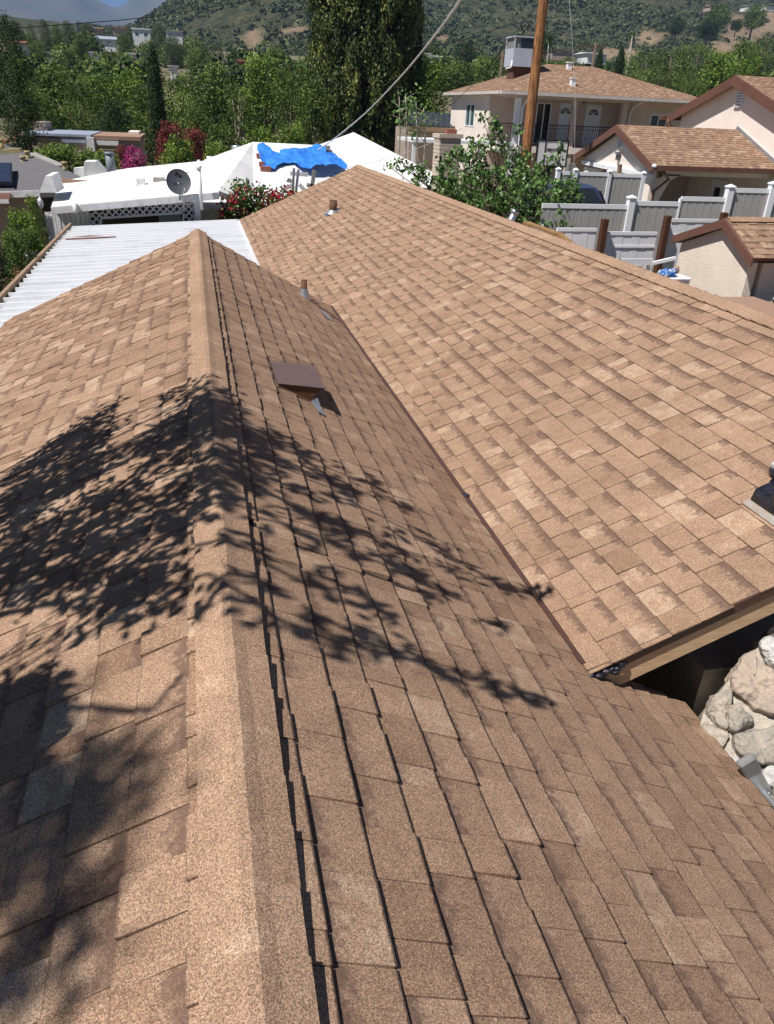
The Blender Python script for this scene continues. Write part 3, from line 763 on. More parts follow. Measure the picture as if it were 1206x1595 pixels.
STONES = [([(395, 665), (430, 590), (500, 505), (572, 455), (600, 545), (690, 600), (730, 740), (700, 915), (640, 912), (560, 870), (470, 815), (415, 745)], M_stone_tan, .055),
 ([(578, 470), (610, 405), (700, 392), (760, 470), (750, 600), (690, 592), (620, 562)], M_stone_white, .075),
 ([(230, 885), (270, 830), (330, 770), (405, 725), (420, 790), (372, 870), (390, 985), (370, 1003), (300, 965)], M_stone_grey, .05),
 ([(375, 882), (420, 838), (460, 832), (500, 870), (585, 948), (500, 983), (420, 1008), (398, 960)], M_stone_grey, .06),
 ([(397, 1130), (420, 1032), (520, 1003), (640, 975), (780, 960), (800, 1210), (690, 1222), (600, 1212), (490, 1188)], M_stone_grey, .065),
 ([(212, 957), (250, 932), (310, 972), (400, 1022), (393, 1100), (350, 1130), (290, 1062)], M_stone_grey, .03),
 ([(352, 1142), (393, 1122), (478, 1190), (493, 1280), (470, 1292), (420, 1230)], M_stone_white, .03),
 ([(597, 1242), (690, 1232), (760, 1240), (740, 1350), (650, 1368), (612, 1312)], M_stone_white, .05),
 ([(640, 395), (690, 300), (760, 250), (800, 330), (790, 400), (700, 388)], M_stone_tan, .04),
 ([(710, 620), (780, 600), (860, 660), (850, 900), (720, 930), (742, 740)], M_stone_grey, .055),
 ([(470, 1300), (540, 1290), (600, 1330), (660, 1390), (640, 1450), (540, 1440), (480, 1370)], M_stone_white, .03),
 ([(690, 1390), (780, 1370), (840, 1450), (800, 1540), (700, 1500)], M_stone_grey, .05)]
for i, (pl, m_, bu) in enumerate(STONES): stone(pl, m_, bu, i*3.7)
b = MB(); b.slab([onS(*q, -.008) for q in [(215, 960), (235, 885), (400, 670), (575, 460), (700, 290), (900, 150), (1000, 700), (950, 1600), (600, 1500), (470, 1300)]], -SN*.25); b.build('mortar', M_mortar, chim)
MB().box(2.35, 3.6, 2.55, 3.25, -.1, 2.55).build('shaft', M_mortar, chim)
# stack where it leaves the roof: black tar apron with a pale stone on top, grey base flashing
z0 = zm(2.66); b = MB()
b.add([(2.682, 2.50, z0-.05), (3.6, 2.50, zm(3.6)-.05), (3.6, 2.965, zm(3.6)-.05), (2.682, 2.965, z0-.05), (2.70, 2.52, z0+.085), (3.58, 2.52, zm(3.58)+.05), (3.58, 2.95, zm(3.58)+.05), (2.70, 2.95, z0+.085)], [(0, 3, 2, 1), (4, 5, 6, 7), (0, 1, 5, 4), (1, 2, 6, 5), (2, 3, 7, 6), (3, 0, 4, 7)])
RT = random.Random(4)
for k in range(34):
    x = 2.72+RT.random()**1.3*.5; y = 2.50+RT.random()*.46
    b.blob((x, y, zm(x)+.055+RT.random()*.06*min(1, (x-2.66)/.12)), (.055, .065, .05), k+100, .55, 2, 2.2)
b.build('tar_apron', M_tar, chim, True)
b = MB(); b.slab([(2.640, 2.46, zm(2.640)+.014), (2.676, 2.46, zm(2.676)+.016), (2.676, 2.95, zm(2.676)+.016), (2.640, 2.95, zm(2.640)+.014)], (0, 0, .004)); b.build('base_flashing', mat('weathered_flashing', (0.34, 0.33, 0.32), .6, (0.30, 0.235, 0.18), 22, 6), chim)
MB().box(2.86, 3.56, 2.58, 2.92, z0+.1, z0+.98).build('stack', M_mortar, chim)
RT = random.Random(6); kk = 0
for row in range(6):
    zc_ = z0+.20+row*.145
    pts_ = [(2.86, 2.66), (2.86, 2.84), (2.95, 2.58), (3.13, 2.58), (3.31, 2.58), (3.48, 2.58), (3.56, 2.68), (3.56, 2.85), (2.97, 2.92), (3.16, 2.92), (3.36, 2.92), (3.52, 2.92)]
    for (x, y) in pts_:
        r_ = RT.uniform(.075, .10); b = MB(); b.blob((x+RT.uniform(-.02, .02), y+RT.uniform(-.02, .02), zc_+RT.uniform(-.02, .02)), (r_, r_*.8, r_*.82), kk+40, .5, 2, 1.4); kk += 1
        b.build('stone', [M_stone_grey, M_stone_tan, M_stone_white][kk % 3], chim, True)
b = MB(); b.blob((2.86, 2.95, z0+.20), (.08, .07, .065), 40, .35, 3); b.build('stone', M_stone_white, chim, True)

# ladder leaning on the near eave; its top caps stand above the edge
lad = thing('ladder', (3.4, 1.85, 0.0), 'aluminium ladder with grey end cap leaning on the near eave', 'ladder')
lt = atY(1164, 1188, 1.97); ld = (atY(1212, 1278, 1.985)-lt).normalized()
ld = V(.52, .0, -.86).normalized() if ld.x < .1 else V(ld.x, 0.0, ld.z).normalized()
base_l = lt+ld*((lt.z-0.0)/-ld.z)
for dy in (0, -.42):
    o_ = V(0, dy, 0)
    b = MB(); b.bar(lt+o_+ld*.05, base_l+o_, .072, .030, (0, 1, 0)); b.build('rail', M_alu, lad, bevel=.004)
    b = MB(); b.bar(lt+o_-ld*.03, lt+o_+ld*.085, .082, .040, (0, 1, 0)); b.build('end_cap', M_greyplastic, lad, bevel=.008)
LL = (base_l-lt).length
for k in range(int(LL/.3)):
    p = lt+ld*(.25+.3*k); b = MB(); b.tube([p, p+V(0, -.42, 0)], .015, 8); b.build('rung', M_alu, lad, True)

# ================================================================== white corrugated patio cover beyond the near roof
PXR, PXL, PZR, PZL = X_ME-.03, -2.86, 2.47, 2.27
pat = thing('patio_cover', (-1.0, 15.0, 0.0), 'white corrugated metal patio cover between the two roofs and the white house', 'patio cover')
PY0, PY1, RIB = 9.75, 20.15, .36
R = random.Random(9); y = PY0
def pz(x): return PZL+(PZR-PZL)*(x-PXL)/(PXR-PXL)
prof = [(0, 0), (.006, .075), (.050, .075), (.075, 0), (.17, .0), (.19, .012), (.22, .012), (.24, 0), (RIB, 0)]
xr_end = lambda yy: PXR
while y < PY1-.05:
    vs = []; k = len(prof); dz = R.uniform(-.004, .004)
    xl = PXL+R.uniform(-.015, .03)
    for x in (xl, PXR):
        for th in (0, -.004):
            for (py, pzv) in prof: vs.append((x, min(y+py, PY1), pz(x)+pzv+th+dz))
    fs = []
    for i in range(k-1): fs += [(i, i+2*k, i+1+2*k, i+1), (i+k, i+1+k, i+1+3*k, i+3*k), (i, i+1, i+1+k, i+k), (i+2*k, i+3*k, i+1+3*k, i+1+2*k)]
    b = MB(); b.add(vs, fs); b.build('panel', M_corr, pat); y += RIB
b = MB(); b.bar((PXL-.06, PY0-.3, PZL+.07), (PXL-.06, PY1+.05, PZL+.07), .055, .07); b.build('edge_board', M_woodold, pat)
b = MB(); b.bar((PXR+.0, PY0, PZR+.05), (PXR+.0, PY1-.55, PZR+.05), .03, .05); b.build('wall_flashing', M_whitepaint, pat)
for yy in (10.2, 13.5, 16.8, 19.9):
    b = MB(); b.bar((PXL, yy, PZL-.09), (PXR, yy, PZR-.09), .05, .14); b.build('rafter', M_whitepaint, pat)
    MB().box(PXL-.05, PXL+.05, yy-.05, yy+.05, -.05, PZL-.16).build('post', M_whitepaint, pat)
b = MB(); b.slab([(-2.72, 18.15, pz(-2.7)+.05), (-2.3, 18.3, pz(-2.3)+.06), (-1.72, 18.02, pz(-1.7)+.05), (-2.2, 17.9, pz(-2.2)+.05), (-2.75, 17.95, pz(-2.7)+.05)], (0, 0, .012))
tag(b.build('roofing_scrap', mat('red_brown_scrap', (0.16, 0.065, 0.045), 0.7)), 'reddish brown scrap lying on the white patio cover', 'scrap')
b = MB(); b.slab([(.0, 19.6, pz(0)+.05), (.25, 19.62, pz(.2)+.05), (.22, 19.52, pz(.2)+.05)], (0, 0, .01)); tag(b.build('grey_scrap', M_greyplastic), 'tiny dark scrap at the far edge of the patio cover', 'scrap')
# brick wall top and pot hangers left of the cover
bw = thing('brick_wall', (-3.55, 17.2, 0), 'low red brick topped wall left of the patio cover', 'wall')
MB().box(-3.75, -3.42, 15.6, 18.8, -.1, 1.75).build('wall_body', M_concrete, bw)
for i in range(12):
    MB().box(-3.78, -3.39, 15.6+i*.265, 15.6+i*.265+.25, 1.75, 1.84+.01*(i % 2)).build('brick', M_brick, bw)

# ================================================================== the white-roofed house behind
wh = thing('white_roof_house', (1.5, 24.0, 0.0), 'low house with white coated roof beyond the patio cover', 'house')
def slab_px(pts, name, m, th, parent):
    P = [atY(*q) for q in pts]; b = MB(); b.slab(P, (0, 0, -th)); return b.build(name, m, parent)
F1 = atY(80, 322, 20.6); F2 = atY(341, 299, 20.7)
slab_px([(80, 322, 20.6), (341, 299, 20.7), (322, 250, 25), (200, 262, 25), (92, 283, 24.3)], 'roof_slab', M_coat, .10, wh)
PR = [(341, 297, 20.75), (395, 318, 21.3), (560, 345, 22.5), (760, 312, 24.5), (551, 206, 27.5), (495, 226, 26.6), (394, 221, 26.4), (318, 249, 25.2)]
b = MB(); P = [atY(*q) for q in PR]
vs = P+[p-V(0, 0, .13) for p in P]
tri = [(0, 1, 6), (1, 2, 5), (1, 5, 6), (2, 3, 4), (2, 4, 5), (0, 6, 7)]
b.add(vs, tri+[tuple(8+i for i in reversed(t)) for t in tri]+[(i, 8+i, 8+(i+1) % 8, (i+1) % 8) for i in range(8)])
b.build('roof_slab', M_coat, wh)
# the hidden far slopes
P3, P2_, P1_, P0_ = P[4], P[5], P[6], P[7]
b = MB(); far = [p+V(.3, 5.0, -1.25) for p in (P[3], P3, P2_, P1_, P0_)]; far[0] = P[3]+V(0.5, 4.5, -.3); far[4] = P0_+V(0, 4.0, -.4)
q5 = [P[3], P3, P2_, P1_, P0_]
b.add(q5+far, [(i, i+1, 6+i, 5+i) for i in range(4)]); b.build('roof_back', M_coat, wh)
zt = 2.35
MB().box(-.1, 6.4, 23.2, 29.5, -.1, zt).build('wall', M_whitepaint, wh)
MB().box(-3.3, -.05, 23.6, 28.0, -.1, zt-.1).build('wall', M_shade, wh)  # back wall coloured dark for the shade under the lean-to
# parapet end pieces and curb
def boxpx(parent, name, m, x0, y0, x1, y1, d, dep, z_off=0.0):
    a = atY(x0, y0, d); c = atY(x1, y1, d); b = MB()
    b.box(min(a.x, c.x), max(a.x, c.x), d, d+dep, min(a.z, c.z), max(a.z, c.z)); return b.build(name, m, parent)
b = MB(); b.slab([atY(61, 300, 21.2), atY(90, 300, 21.2), atY(88, 296, 21.2), atY(80, 274, 21.2), atY(71, 274, 21.2)], (0, 1.2, 0)); b.build('parapet', M_coat, wh)
b = MB(); b.slab([atY(131, 252, 27), atY(148, 252, 27), atY(174, 280, 27), atY(130, 282, 27)], (0, .9, 0)); b.build('parapet', M_coat, wh)
b = MB(); b.slab([atY(115, 262, 27.5), atY(132, 260, 27.5), atY(135, 280, 27.5), atY(115, 275, 27.5)], (0, .3, 0)); b.build('parapet', M_coat, wh)
slab_px([(130, 282, 26.8), (300, 272, 26.8), (300, 255, 29), (165, 266, 29)], 'roof_slab', M_coat, .10, wh)
b = MB(); b.bar(atY(88, 281, 24.0), atY(165, 286, 24.0), .12, .10); b.build('curb', M_flatroof, wh)
# fascia of the lean-to and wooden front
b = MB(); b.bar(F1+V(0, -.04, -.085), F2+V(0, -.04, -.085), .05, .15); b.build('fascia_board', M_whitepaint, wh)
for px_ in (308, 75):
    p = atY(px_, 330, 20.72); MB().box(p.x-.07, p.x+.07, 20.66, 20.78, -.1, (F1 if px_ < 200 else F2).z-.2).build('post', M_whitepaint, wh)
a = atY(66, 310, 20.9); c = atY(137, 310, 20.9)
k = 9
for i in range(k):
    x0 = a.x+(c.x-a.x)*i/k; x1 = a.x+(c.x-a.x)*(i+1)/k-.012
    MB().box(x0, x1, 20.9+.012*(i % 2), 20.94+.012*(i % 2), -.1, 2.52+.28*i/k*.4).build('board', M_whitepaint, wh)
# lattice
lat_y = 20.80
def lattice(quad, parent, sp=.115, sw=.032):
    """diagonal slats clipped to a convex quad in the plane y = lat_y"""
    pts = [(p.x, p.z) for p in quad]
    x0, x1 = min(p[0] for p in pts), max(p[0] for p in pts); z0, z1 = min(p[1] for p in pts), max(p[1] for p in pts)
    for sgn, yy in ((1, lat_y), (-1, lat_y+.012)):
        c = (z0-sgn*x1 if sgn > 0 else z0+x0); c1 = (z1-sgn*x0 if sgn > 0 else z1+x1)
        while c < c1:
            ins = []
            for i in range(4):
                (ax, az), (bx, bz) = pts[i], pts[(i+1) % 4]
                fa, fb = az-sgn*ax-c, bz-sgn*bx-c
                if fa*fb < 0: t = fa/(fa-fb); ins.append((ax+t*(bx-ax), az+t*(bz-az)))
            if len(ins) == 2 and math.dist(*ins) > .05:
                b = MB(); b.bar((ins[0][0], yy, ins[0][1]), (ins[1][0], yy, ins[1][1]), sw, .009, (0, 1, 0))
                b.build('lattice_slat', M_whitepaint, parent)
            c += sp*1.414
lattice([atY(158, 339, lat_y), atY(286, 330, lat_y), atY(287, 314, lat_y), atY(160, 326, lat_y)], wh)
lattice([atY(285, 352, lat_y), atY(304, 352, lat_y), atY(304, 312, lat_y), atY(287, 314, lat_y)], wh)
lattice([atY(141, 352, lat_y), atY(156, 352, lat_y), atY(159, 327, lat_y), atY(141, 329, lat_y)], wh)
for q in ((atY(158, 340, lat_y-.02), atY(288, 331, lat_y-.02)), (atY(285, 354, lat_y-.02), atY(287, 311, lat_y-.02)), (atY(157, 354, lat_y-.02), atY(158, 336, lat_y-.02))):
    b = MB(); b.bar(q[0], q[1], .05, .02, (0, 1, 0)); b.build('lattice_frame', M_whitepaint, wh)
cb = thing('cabinet', atY(265, 352, 22.4), 'pale cabinet in the shade under the lattice', 'cabinet')
boxpx(cb, 'body', M_bluegrey, 247, 336, 285, 380, 22.4, .5); boxpx(cb, 'door', M_bluegrey, 250, 340, 266, 380, 22.385, .012)
# roof clutter
def pipe_thing(px_, y0_, y1_, d, r, label, m, name='vent_pipe', cat='vent pipe', capw=0):
    p0, p1 = atY(px_, y1_, d), atY(px_, y0_, d); p1.x = p0.x
    t = thing(name, p0, label, cat); b = MB(); b.tube([p0-V(0, 0, .1), p1], r, 12); b.build('pipe', m, t, True)
    if capw: b = MB(); b.tube([p1-V(0, 0, .01), p1+V(0, 0, .06)], [capw, capw*.9], 12); b.build('cap', m, t, True)
    return t
pipe_thing(314, 262, 320, 20.45, .045, 'white vent mast with cap standing at the eave beside the dish', M_white, capw=.075)
pipe_thing(310, 249, 256, 26, .04, 'thin white pipe stub behind the dish mast', M_white)
pipe_thing(328, 247, 263, 25.5, .06, 'white capped vent pipe upslope of the dish', M_white, capw=.1)
pipe_thing(369, 230, 236, 26.3, .13, 'stubby round roof vent near the white roof crest', M_galv, capw=.16)
pipe_thing(174, 240, 268, 27.5, .14, 'grey metal flue with dark cap behind the white parapet', mat('flue_grey', (0.22, 0.24, 0.27), .5), capw=.16)
for i, (x, y, d, s, lb) in enumerate([(219, 281, 22.6, .22, 'grey roof jack left of the dish'), (248, 280, 22.8, .3, 'small grey box left of the dish'), (270, 262, 26, .3, 'brown block behind the dish'), (283, 262, 26, .3, 'white block behind the dish'), (293, 272, 23.5, .25, 'grey bracket right behind the dish'), (379, 233, 26, .22, 'broken brick on the crest left of the tarp')]):
    p = atY(x, y, d); b = MB(); b.box(p.x-s/2, p.x+s/2, p.y-s/3, p.y+s/3, p.z-.12, p.z+.06); b.box(p.x-s/2-.03, p.x+s/2+.03, p.y-s/3-.03, p.y+s/3+.03, p.z-.14, p.z-.10)
    tag(b.build('roof_block', [M_whitepaint, M_concrete, M_flatroof, M_whitepaint, M_concrete, M_woodold][i], bevel=.01), lb, 'roof block')
# blue tarp with bricks holding it down
TP = [(400, 231), (404, 229), (412, 229), (425, 239), (436, 243), (436, 239), (450, 240), (472, 236), (496, 227), (505, 234), (508, 241), (522, 243), (531, 254), (541, 264), (538, 267), (520, 263), (500, 260), (484, 266), (470, 265), (455, 257), (440, 259), (425, 268), (413, 264), (405, 256), (402, 243)]
pA, pB, pC = P[1], P[5], P[6]
tn = (pB-pA).cross(pC-pA).normalized(); tn = tn if tn.z > 0 else -tn
bm = bmesh.new(); vv = [bm.verts.new(atP(x, y, tn, tn.dot(pA))) for x, y in TP]; bm.faces.new(vv)
bmesh.ops.triangulate(bm, faces=bm.faces[:])
for _ in range(5): bmesh.ops.subdivide_edges(bm, edges=[e for e in bm.edges if e.calc_length() > .16], cuts=1, use_grid_fill=True); bmesh.ops.triangulate(bm, faces=bm.faces[:])
for v in bm.verts:
    q = v.co
    f = abs(noise.noise(V(q.x*2.2+q.y*.7, q.y*1.1-q.x*.5, .3)))*.13+abs(noise.noise(V(q.x*6+1.5*q.y, q.y*3.2, 3.3)))*.07
    v.co += tn*(.05+f)+V(.05*noise.noise(q*3), .05*noise.noise(q*3+V(9, 0, 0)), 0)
bmesh.ops.recalc_face_normals(bm, faces=bm.faces[:])
me = bpy.data.meshes.new('tarp'); bm.to_mesh(me); bm.free(); me.materials.append(M_tarp)
tag(link('tarp', me), 'crumpled blue tarp spread on the white roof', 'tarp')
sol = bpy.data.objects['tarp'].modifiers.new('th', 'SOLIDIFY'); sol.thickness = .006
for i, (x, y, lb) in enumerate([(414, 266, 'brick at the lower left corner of the blue tarp'), (408, 259, 'brick above the corner brick on the tarp edge'), (404, 246, 'brick on the left edge of the blue tarp'), (510, 233, 'grey block at the top right of the blue tarp')]):
    p = atP(x, y, tn, tn.dot(pA)); b = MB(); sx = .15 if i == 0 else .08
    b.box(p.x-sx, p.x+sx, p.y-.1, p.y+.1, p.z-.02, p.z+.12); tag(b.build('brick', M_brick if i < 3 else M_concrete, bevel=.01), lb, 'brick')
# old antenna mast frame at the eave
an = thing('mast_frame', atY(458, 300, 21.6), 'grey metal mast frame standing at the white eave below the tarp', 'mast frame')
for q in (((458, 262), (456, 302)), ((465, 264), (461, 300))):
    b = MB(); b.bar(atY(*q[0], 21.5), atY(*q[1], 21.5), .06, .06); b.build('upright', M_galv, an)
for q in (((440, 296), (456, 288)), ((466, 287), (478, 300)), ((452, 270), (480, 272))):
    b = MB(); b.bar(atY(*q[0], 21.7), atY(*q[1], 21.7), .10, .04, (0, 1, 0)); b.build('brace', M_whitepaint, an)
for q, lb in ((((490, 265), (486, 292)), 'leaning grey board right of the mast frame'), (((448, 280), (456, 283)), 'short grey block left of the mast frame'), (((478, 288), (503, 294)), 'grey plank flat on the eave right of the mast')):
    b = MB(); b.bar(atY(*q[0], 22), atY(*q[1], 22), .10, .05, (0, 1, 0)); tag(b.build('board', M_concrete), lb, 'board')
# satellite dish
dc = atY(278.5, 283, 20.45); dn = V(.10, -.93, .36).normalized()
dish = thing('satellite_dish', dc-V(0, 0, .36), 'dark grey satellite dish on the white lean-to eave', 'satellite dish')
du = dn.cross(V(0, 0, 1)).normalized(); dv = du.cross(dn).normalized()
if dv.z < 0: dv = -dv
b = MB(); vs = []; fs = []; nr, ns = 6, 28
for th in (0, 1):
    for r_ in range(nr+1):
        k = r_/nr
        for j in range(ns):
            t = 2*PI*j/ns; vs.append(dc+du*(.29*k*math.cos(t))+dv*(.30*k*math.sin(t))+dn*(.055*k*k-.055-.008*th))
m_ = (nr+1)*ns
for th in (0, 1):
    for r_ in range(nr):
        for j in range(ns):
            q = (th*m_+r_*ns+j, th*m_+r_*ns+(j+1) % ns, th*m_+(r_+1)*ns+(j+1) % ns, th*m_+(r_+1)*ns+j); fs.append(q if th else tuple(reversed(q)))
for j in range(ns): fs.append((nr*ns+j, nr*ns+(j+1) % ns, m_+nr*ns+(j+1) % ns, m_+nr*ns+j))
b.add(vs, fs); o = b.build('reflector', M_dish, dish, True)
def on_dish(a, c, off=.004):
    k2 = (a/.29)**2+(c/.30)**2; return dc+du*a+dv*c+dn*(.055*k2-.055+off)
sgn = 1 if (to_px(dc+du)[0] > to_px(dc)[0]) else -1
b = MB()
for pl in ([(-.06, .20), (-.01, .25), (.03, .18), (-.07, .145)], [(.03, .18), (.10, .155), (.06, .10), (.0, .125)]):
    b.slab([on_dish(sgn*a, c) for a, c in pl], dn*.001)
b.build('emblem', M_black, dish)
cu = bpy.data.curves.new('lettering', 'FONT'); cu.body = 'DIRECTV'; cu.size = .062; cu.align_x = 'CENTER'
to = bpy.data.objects.new('tmp', cu); COL.objects.link(to); dg = bpy.context.evaluated_depsgraph_get(); dg.update()
tm = bpy.data.meshes.new_from_object(to.evaluated_get(dg)); bpy.data.objects.remove(to)
for v in tm.vertices: v.co = on_dish(sgn*(v.co.x-.02), v.co.y-.06, .004)-world_loc(dish)
tm.materials.append(M_black); link('lettering', tm, dish)
arm_e = dc-dv*.28+dn*.34+du*sgn*.10
b = MB(); b.tube([dc-dv*.33-dn*.02, dc-dv*.36+dn*.1+du*sgn*.02, arm_e], .014, 8); b.build('feed_arm', M_galv, dish, True)
b = MB(); b.tube([arm_e-dn*.02, arm_e-dn*.10+dv*.04], [.045, .03], 10); b.build('feed_horn', M_greyplastic, dish, True)
b = MB(); b.tube([dc-dn*.07, dc-dn*.10-dv*.2, dc-V(0, -.08, .42)], .025, 8); b.build('mast', M_galv, dish, True)

# ================================================================== houses to the left
gh = thing('grey_roof_house', (-7, 27, 0), 'house with grey composition hip roof at the left edge', 'house')
slab_px([(-90, 305, 24), (142, 298, 24.2), (150, 287, 25), (47, 237, 29), (-90, 250, 29)], 'roof_slope', M_greyroof, .12, gh)
slab_px([(-90, 251, 29.05), (47, 238, 29.05), (8, 226, 33), (-90, 222, 33)], 'roof_slope', M_greenroof, .12, gh)
slab_px([(47, 237.5, 29.1), (150, 287, 25.2), (120, 276, 31), (10, 226, 33)], 'roof_slope', M_greenroof, .12, gh)
b = MB(); b.bar(atY(50, 239, 28.8), atY(97, 259, 27.2), .28, .05); b.build('hip_cap', M_concrete, gh)
b = MB(); b.bar(atY(-90, 307, 23.95), atY(62, 301, 23.95), .06, .16); b.build('fascia_board', M_whitepaint, gh)
a_ = atY(-90, 306, 24.6); c_ = atY(62, 301, 24.6); MB().box(a_.x, c_.x, 24.6, 29.5, -.1, 2.45).build('wall', M_dirtwall, gh)
pA_, pB_, pC_ = atY(-90, 305, 24), atY(142, 298, 24.2), atY(47, 237, 29); gn = (pB_-pA_).cross(pC_-pA_).normalized(); gn = gn if gn.z > 0 else -gn
sp = thing('solar_panel', atP(0, 285, gn, gn.dot(pA_)), 'black solar panel on the grey roof at the left edge', 'solar panel')
b = MB(); b.slab([atP(x, y, gn, gn.dot(pA_)+.10) for x, y in ((-40, 286), (17, 286), (17, 256), (-40, 257))], gn*.05); b.build('glass', M_solar, sp)
b = MB()
for q in (((-40, 287), (18, 287)), ((18, 287), (18, 255)), ((-40, 271), (17, 271))): b.bar(atP(*q[0], gn, gn.dot(pA_)+.12), atP(*q[1], gn, gn.dot(pA_)+.12), .03, .06, gn)
b.build('frame', M_black, sp)
M_yellow = mat('yellow_pipe_boot', (0.42, 0.34, 0.17), .8)
for i, (x, y0_, y1_, d, lb) in enumerate([(4, 219, 231, 30, 'yellowed vent at the far left of the grey roof'), (37, 246, 254, 28, 'short yellow vent on the grey roof'), (45, 238, 252, 28.3, 'taller yellow vent on the grey roof'), (102, 255, 265, 26.6, 'yellow vent low on the grey hip')]):
    pipe_thing(x, y0_, y1_, d, .07, lb, M_yellow, capw=.1)
p = atY(20, 237, 29.5); b = MB(); b.slab([p+V(-.35, 0, -.1), p+V(.35, 0, -.1), p+V(.2, 0, .12), p+V(-.35, 0, .06)], (0, .5, 0)); tag(b.build('roof_vent', M_yellow), 'low yellow dormer vent near the grey roof ridge', 'roof vent')
aw = thing('awning', atY(5, 316, 22.5), 'brown awning under the grey eave at the left edge', 'awning')
slab_px([(-60, 300, 24), (17, 300, 24), (14, 313, 22.6), (-60, 313, 22.6)], 'canopy', M_brown, .03, aw); b = MB(); b.bar(atY(-60, 314, 22.6), atY(14, 314, 22.6), .04, .09); b.build('valance', M_whitepaint, aw)
# flat-roofed neighbour further back
fb = thing('flat_roof_building', (-5, 42, 0), 'flat roofed pinkish building with patched roof beyond the hedge', 'building')
def wall_px(parent, x0, x1, ytop, d, dep, m, name='wall'):
    a, c = atY(x0, ytop, d), atY(x1, ytop, d); zt_ = (a.z+c.z)/2; MB().box(a.x, c.x, d, d+dep, -.1, zt_).build(name, m, parent); return a.x, c.x, zt_
x0, x1, zt_ = wall_px(fb, 36, 138, 212, 40, 5, M_dirtwall)
MB().box(x0-.1, x1+.1, 39.9, 45.1, zt_, zt_+.10).build('roof_slab', M_bluegrey, fb)
x0, x1, zt_ = wall_px(fb, 139, 216, 218, 40.5, 5, M_dirtwall); MB().box(x0, x1+.1, 40.4, 45.5, zt_, zt_+.16).build('roof_slab', M_flatroof, fb)
boxpx(fb, 'roof_patch', M_whitepaint, 150, 219, 185, 227, 40.3, .1); boxpx(fb, 'parapet', M_whitepaint, 134, 214, 148, 236, 39.6, .5)
boxpx(fb, 'window_band', M_bluegrey, 96, 215, 134, 223, 39.93, .05); boxpx(fb, 'shade_band', M_shade, 52, 212, 92, 221, 39.92, .06)  # shade_band: dark strip painting in the shade below the roof edge
boxpx(fb, 'bulkhead', M_dirtwall, 50, 190, 72, 206, 43, 2); boxpx(fb, 'mast', M_concrete, 70, 186, 74, 206, 42.9, .2)
slab_px([(3, 222, 38.5), (36, 210, 38.5), (36, 207, 41), (3, 218, 41)], 'tile_roof', M_terracotta, .1, fb)
boxpx(fb, 'coping', M_terracotta, 112, 205, 164, 208, 44.5, .3)
x0, x1, zt_ = wall_px(fb, 200, 216, 205, 44, 2, M_stucco_pink)
# ================================================================== neighbours to the right
def roof_plane(parent, quad, th=.08, rng_u=None, pieces=False, seed=1, name='roof_slope', mdeck=None, tsh=-.22, tsc=1.45):
    """quad: ridge start, ridge end, eave end, eave start (world); a deck slab with laid shingles on it"""
    A, B, Cc, D = [Vector(q) for q in quad]
    u = (Cc-D).normalized(); nrm = (B-D).cross(Cc-D).normalized()
    if nrm.z < 0: nrm = -nrm
    w = nrm.cross(u); 
    if w.z > 0: w = -w
    b = MB(); poly = [A, B, Cc, D] if (A-B).length > 1e-3 else [A, Cc, D]
    b.slab([p-nrm*.003 for p in poly], -nrm*th); dk = b.build(name, mdeck or M_brown, parent)
    O = Vector(A); sl = (D-A).dot(w)
    ua0, ua1 = 0.0, (B-A).dot(u); ud0, ud1 = (D-A).dot(u), (Cc-A).dot(u)
    def lim(s): t = min(max(s/sl, 0), 1); return ua0+(ud0-ua0)*t, ua1+(ud1-ua1)*t
    def keep(m_, s_, a, c, s, e):
        l0, l1 = lim((s+e)/2)
        a, c = max(a, l0), min(c, l1)
        return (a, c, e) if c-a > .02 else None
    k = len(CELLS); lay(O, u, w, nrm, min(ua0, ud0), max(ua1, ud1), 0.0, sl+.01, dk, keep, seed, tsh, tsc)
    new = CELLS[k:]; del CELLS[k:]
    if pieces:
        for c in new:
            org = sum(c[0][:4], Vector())/4; o = link('shingle', shingle_mesh('shingle', [c], org), dk); o.location = org-world_loc(dk)
    else:
        o = link('shingle_field', shingle_mesh('shingle_field', new, world_loc(dk)), dk); o['kind'] = 'stuff'
    return dk
def gable_trim(parent, xa, ya, yb, yp, ze, zp, drop=.20, th=.05, m=None):
    """barge boards on a gable whose face is the plane x = xa"""
    for y_ in (ya, yb):
        b = MB(); b.slab([(xa, y_, ze), (xa, yp, zp), (xa, yp, zp-drop*1.08), (xa, y_, ze-drop)], (-th, 0, 0)); b.build('barge_board', m or M_brown, parent)
def gable_wall(parent, x, y0, y1, yp, zb, ze, zp, m, th=.15, name='wall'):
    b = MB(); b.slab([(x, y0, zb), (x, y1, zb), (x, y1, ze), (x, yp, zp), (x, y0, ze)], (th, 0, 0)); return b.build(name, m, parent)
def louvre(parent, x, yc, zc, w_, h_, n_=6):
    MB().box(x-.03, x-.0, yc-w_/2, yc+w_/2, zc-h_/2, zc+h_/2).build('vent_frame', M_white, parent)
    for i in range(n_):
        z = zc-h_/2+h_*(i+.5)/n_
        b = MB(); b.slab([(x-.031, yc-w_*.38, z-.01), (x-.031, yc+w_*.38, z-.01), (x-.05, yc+w_*.38, z-.03), (x-.05, yc-w_*.38, z-.03)], (0, 0, -.006)); b.build('vent_slat', M_greyplastic if i < n_ else M_white, parent)

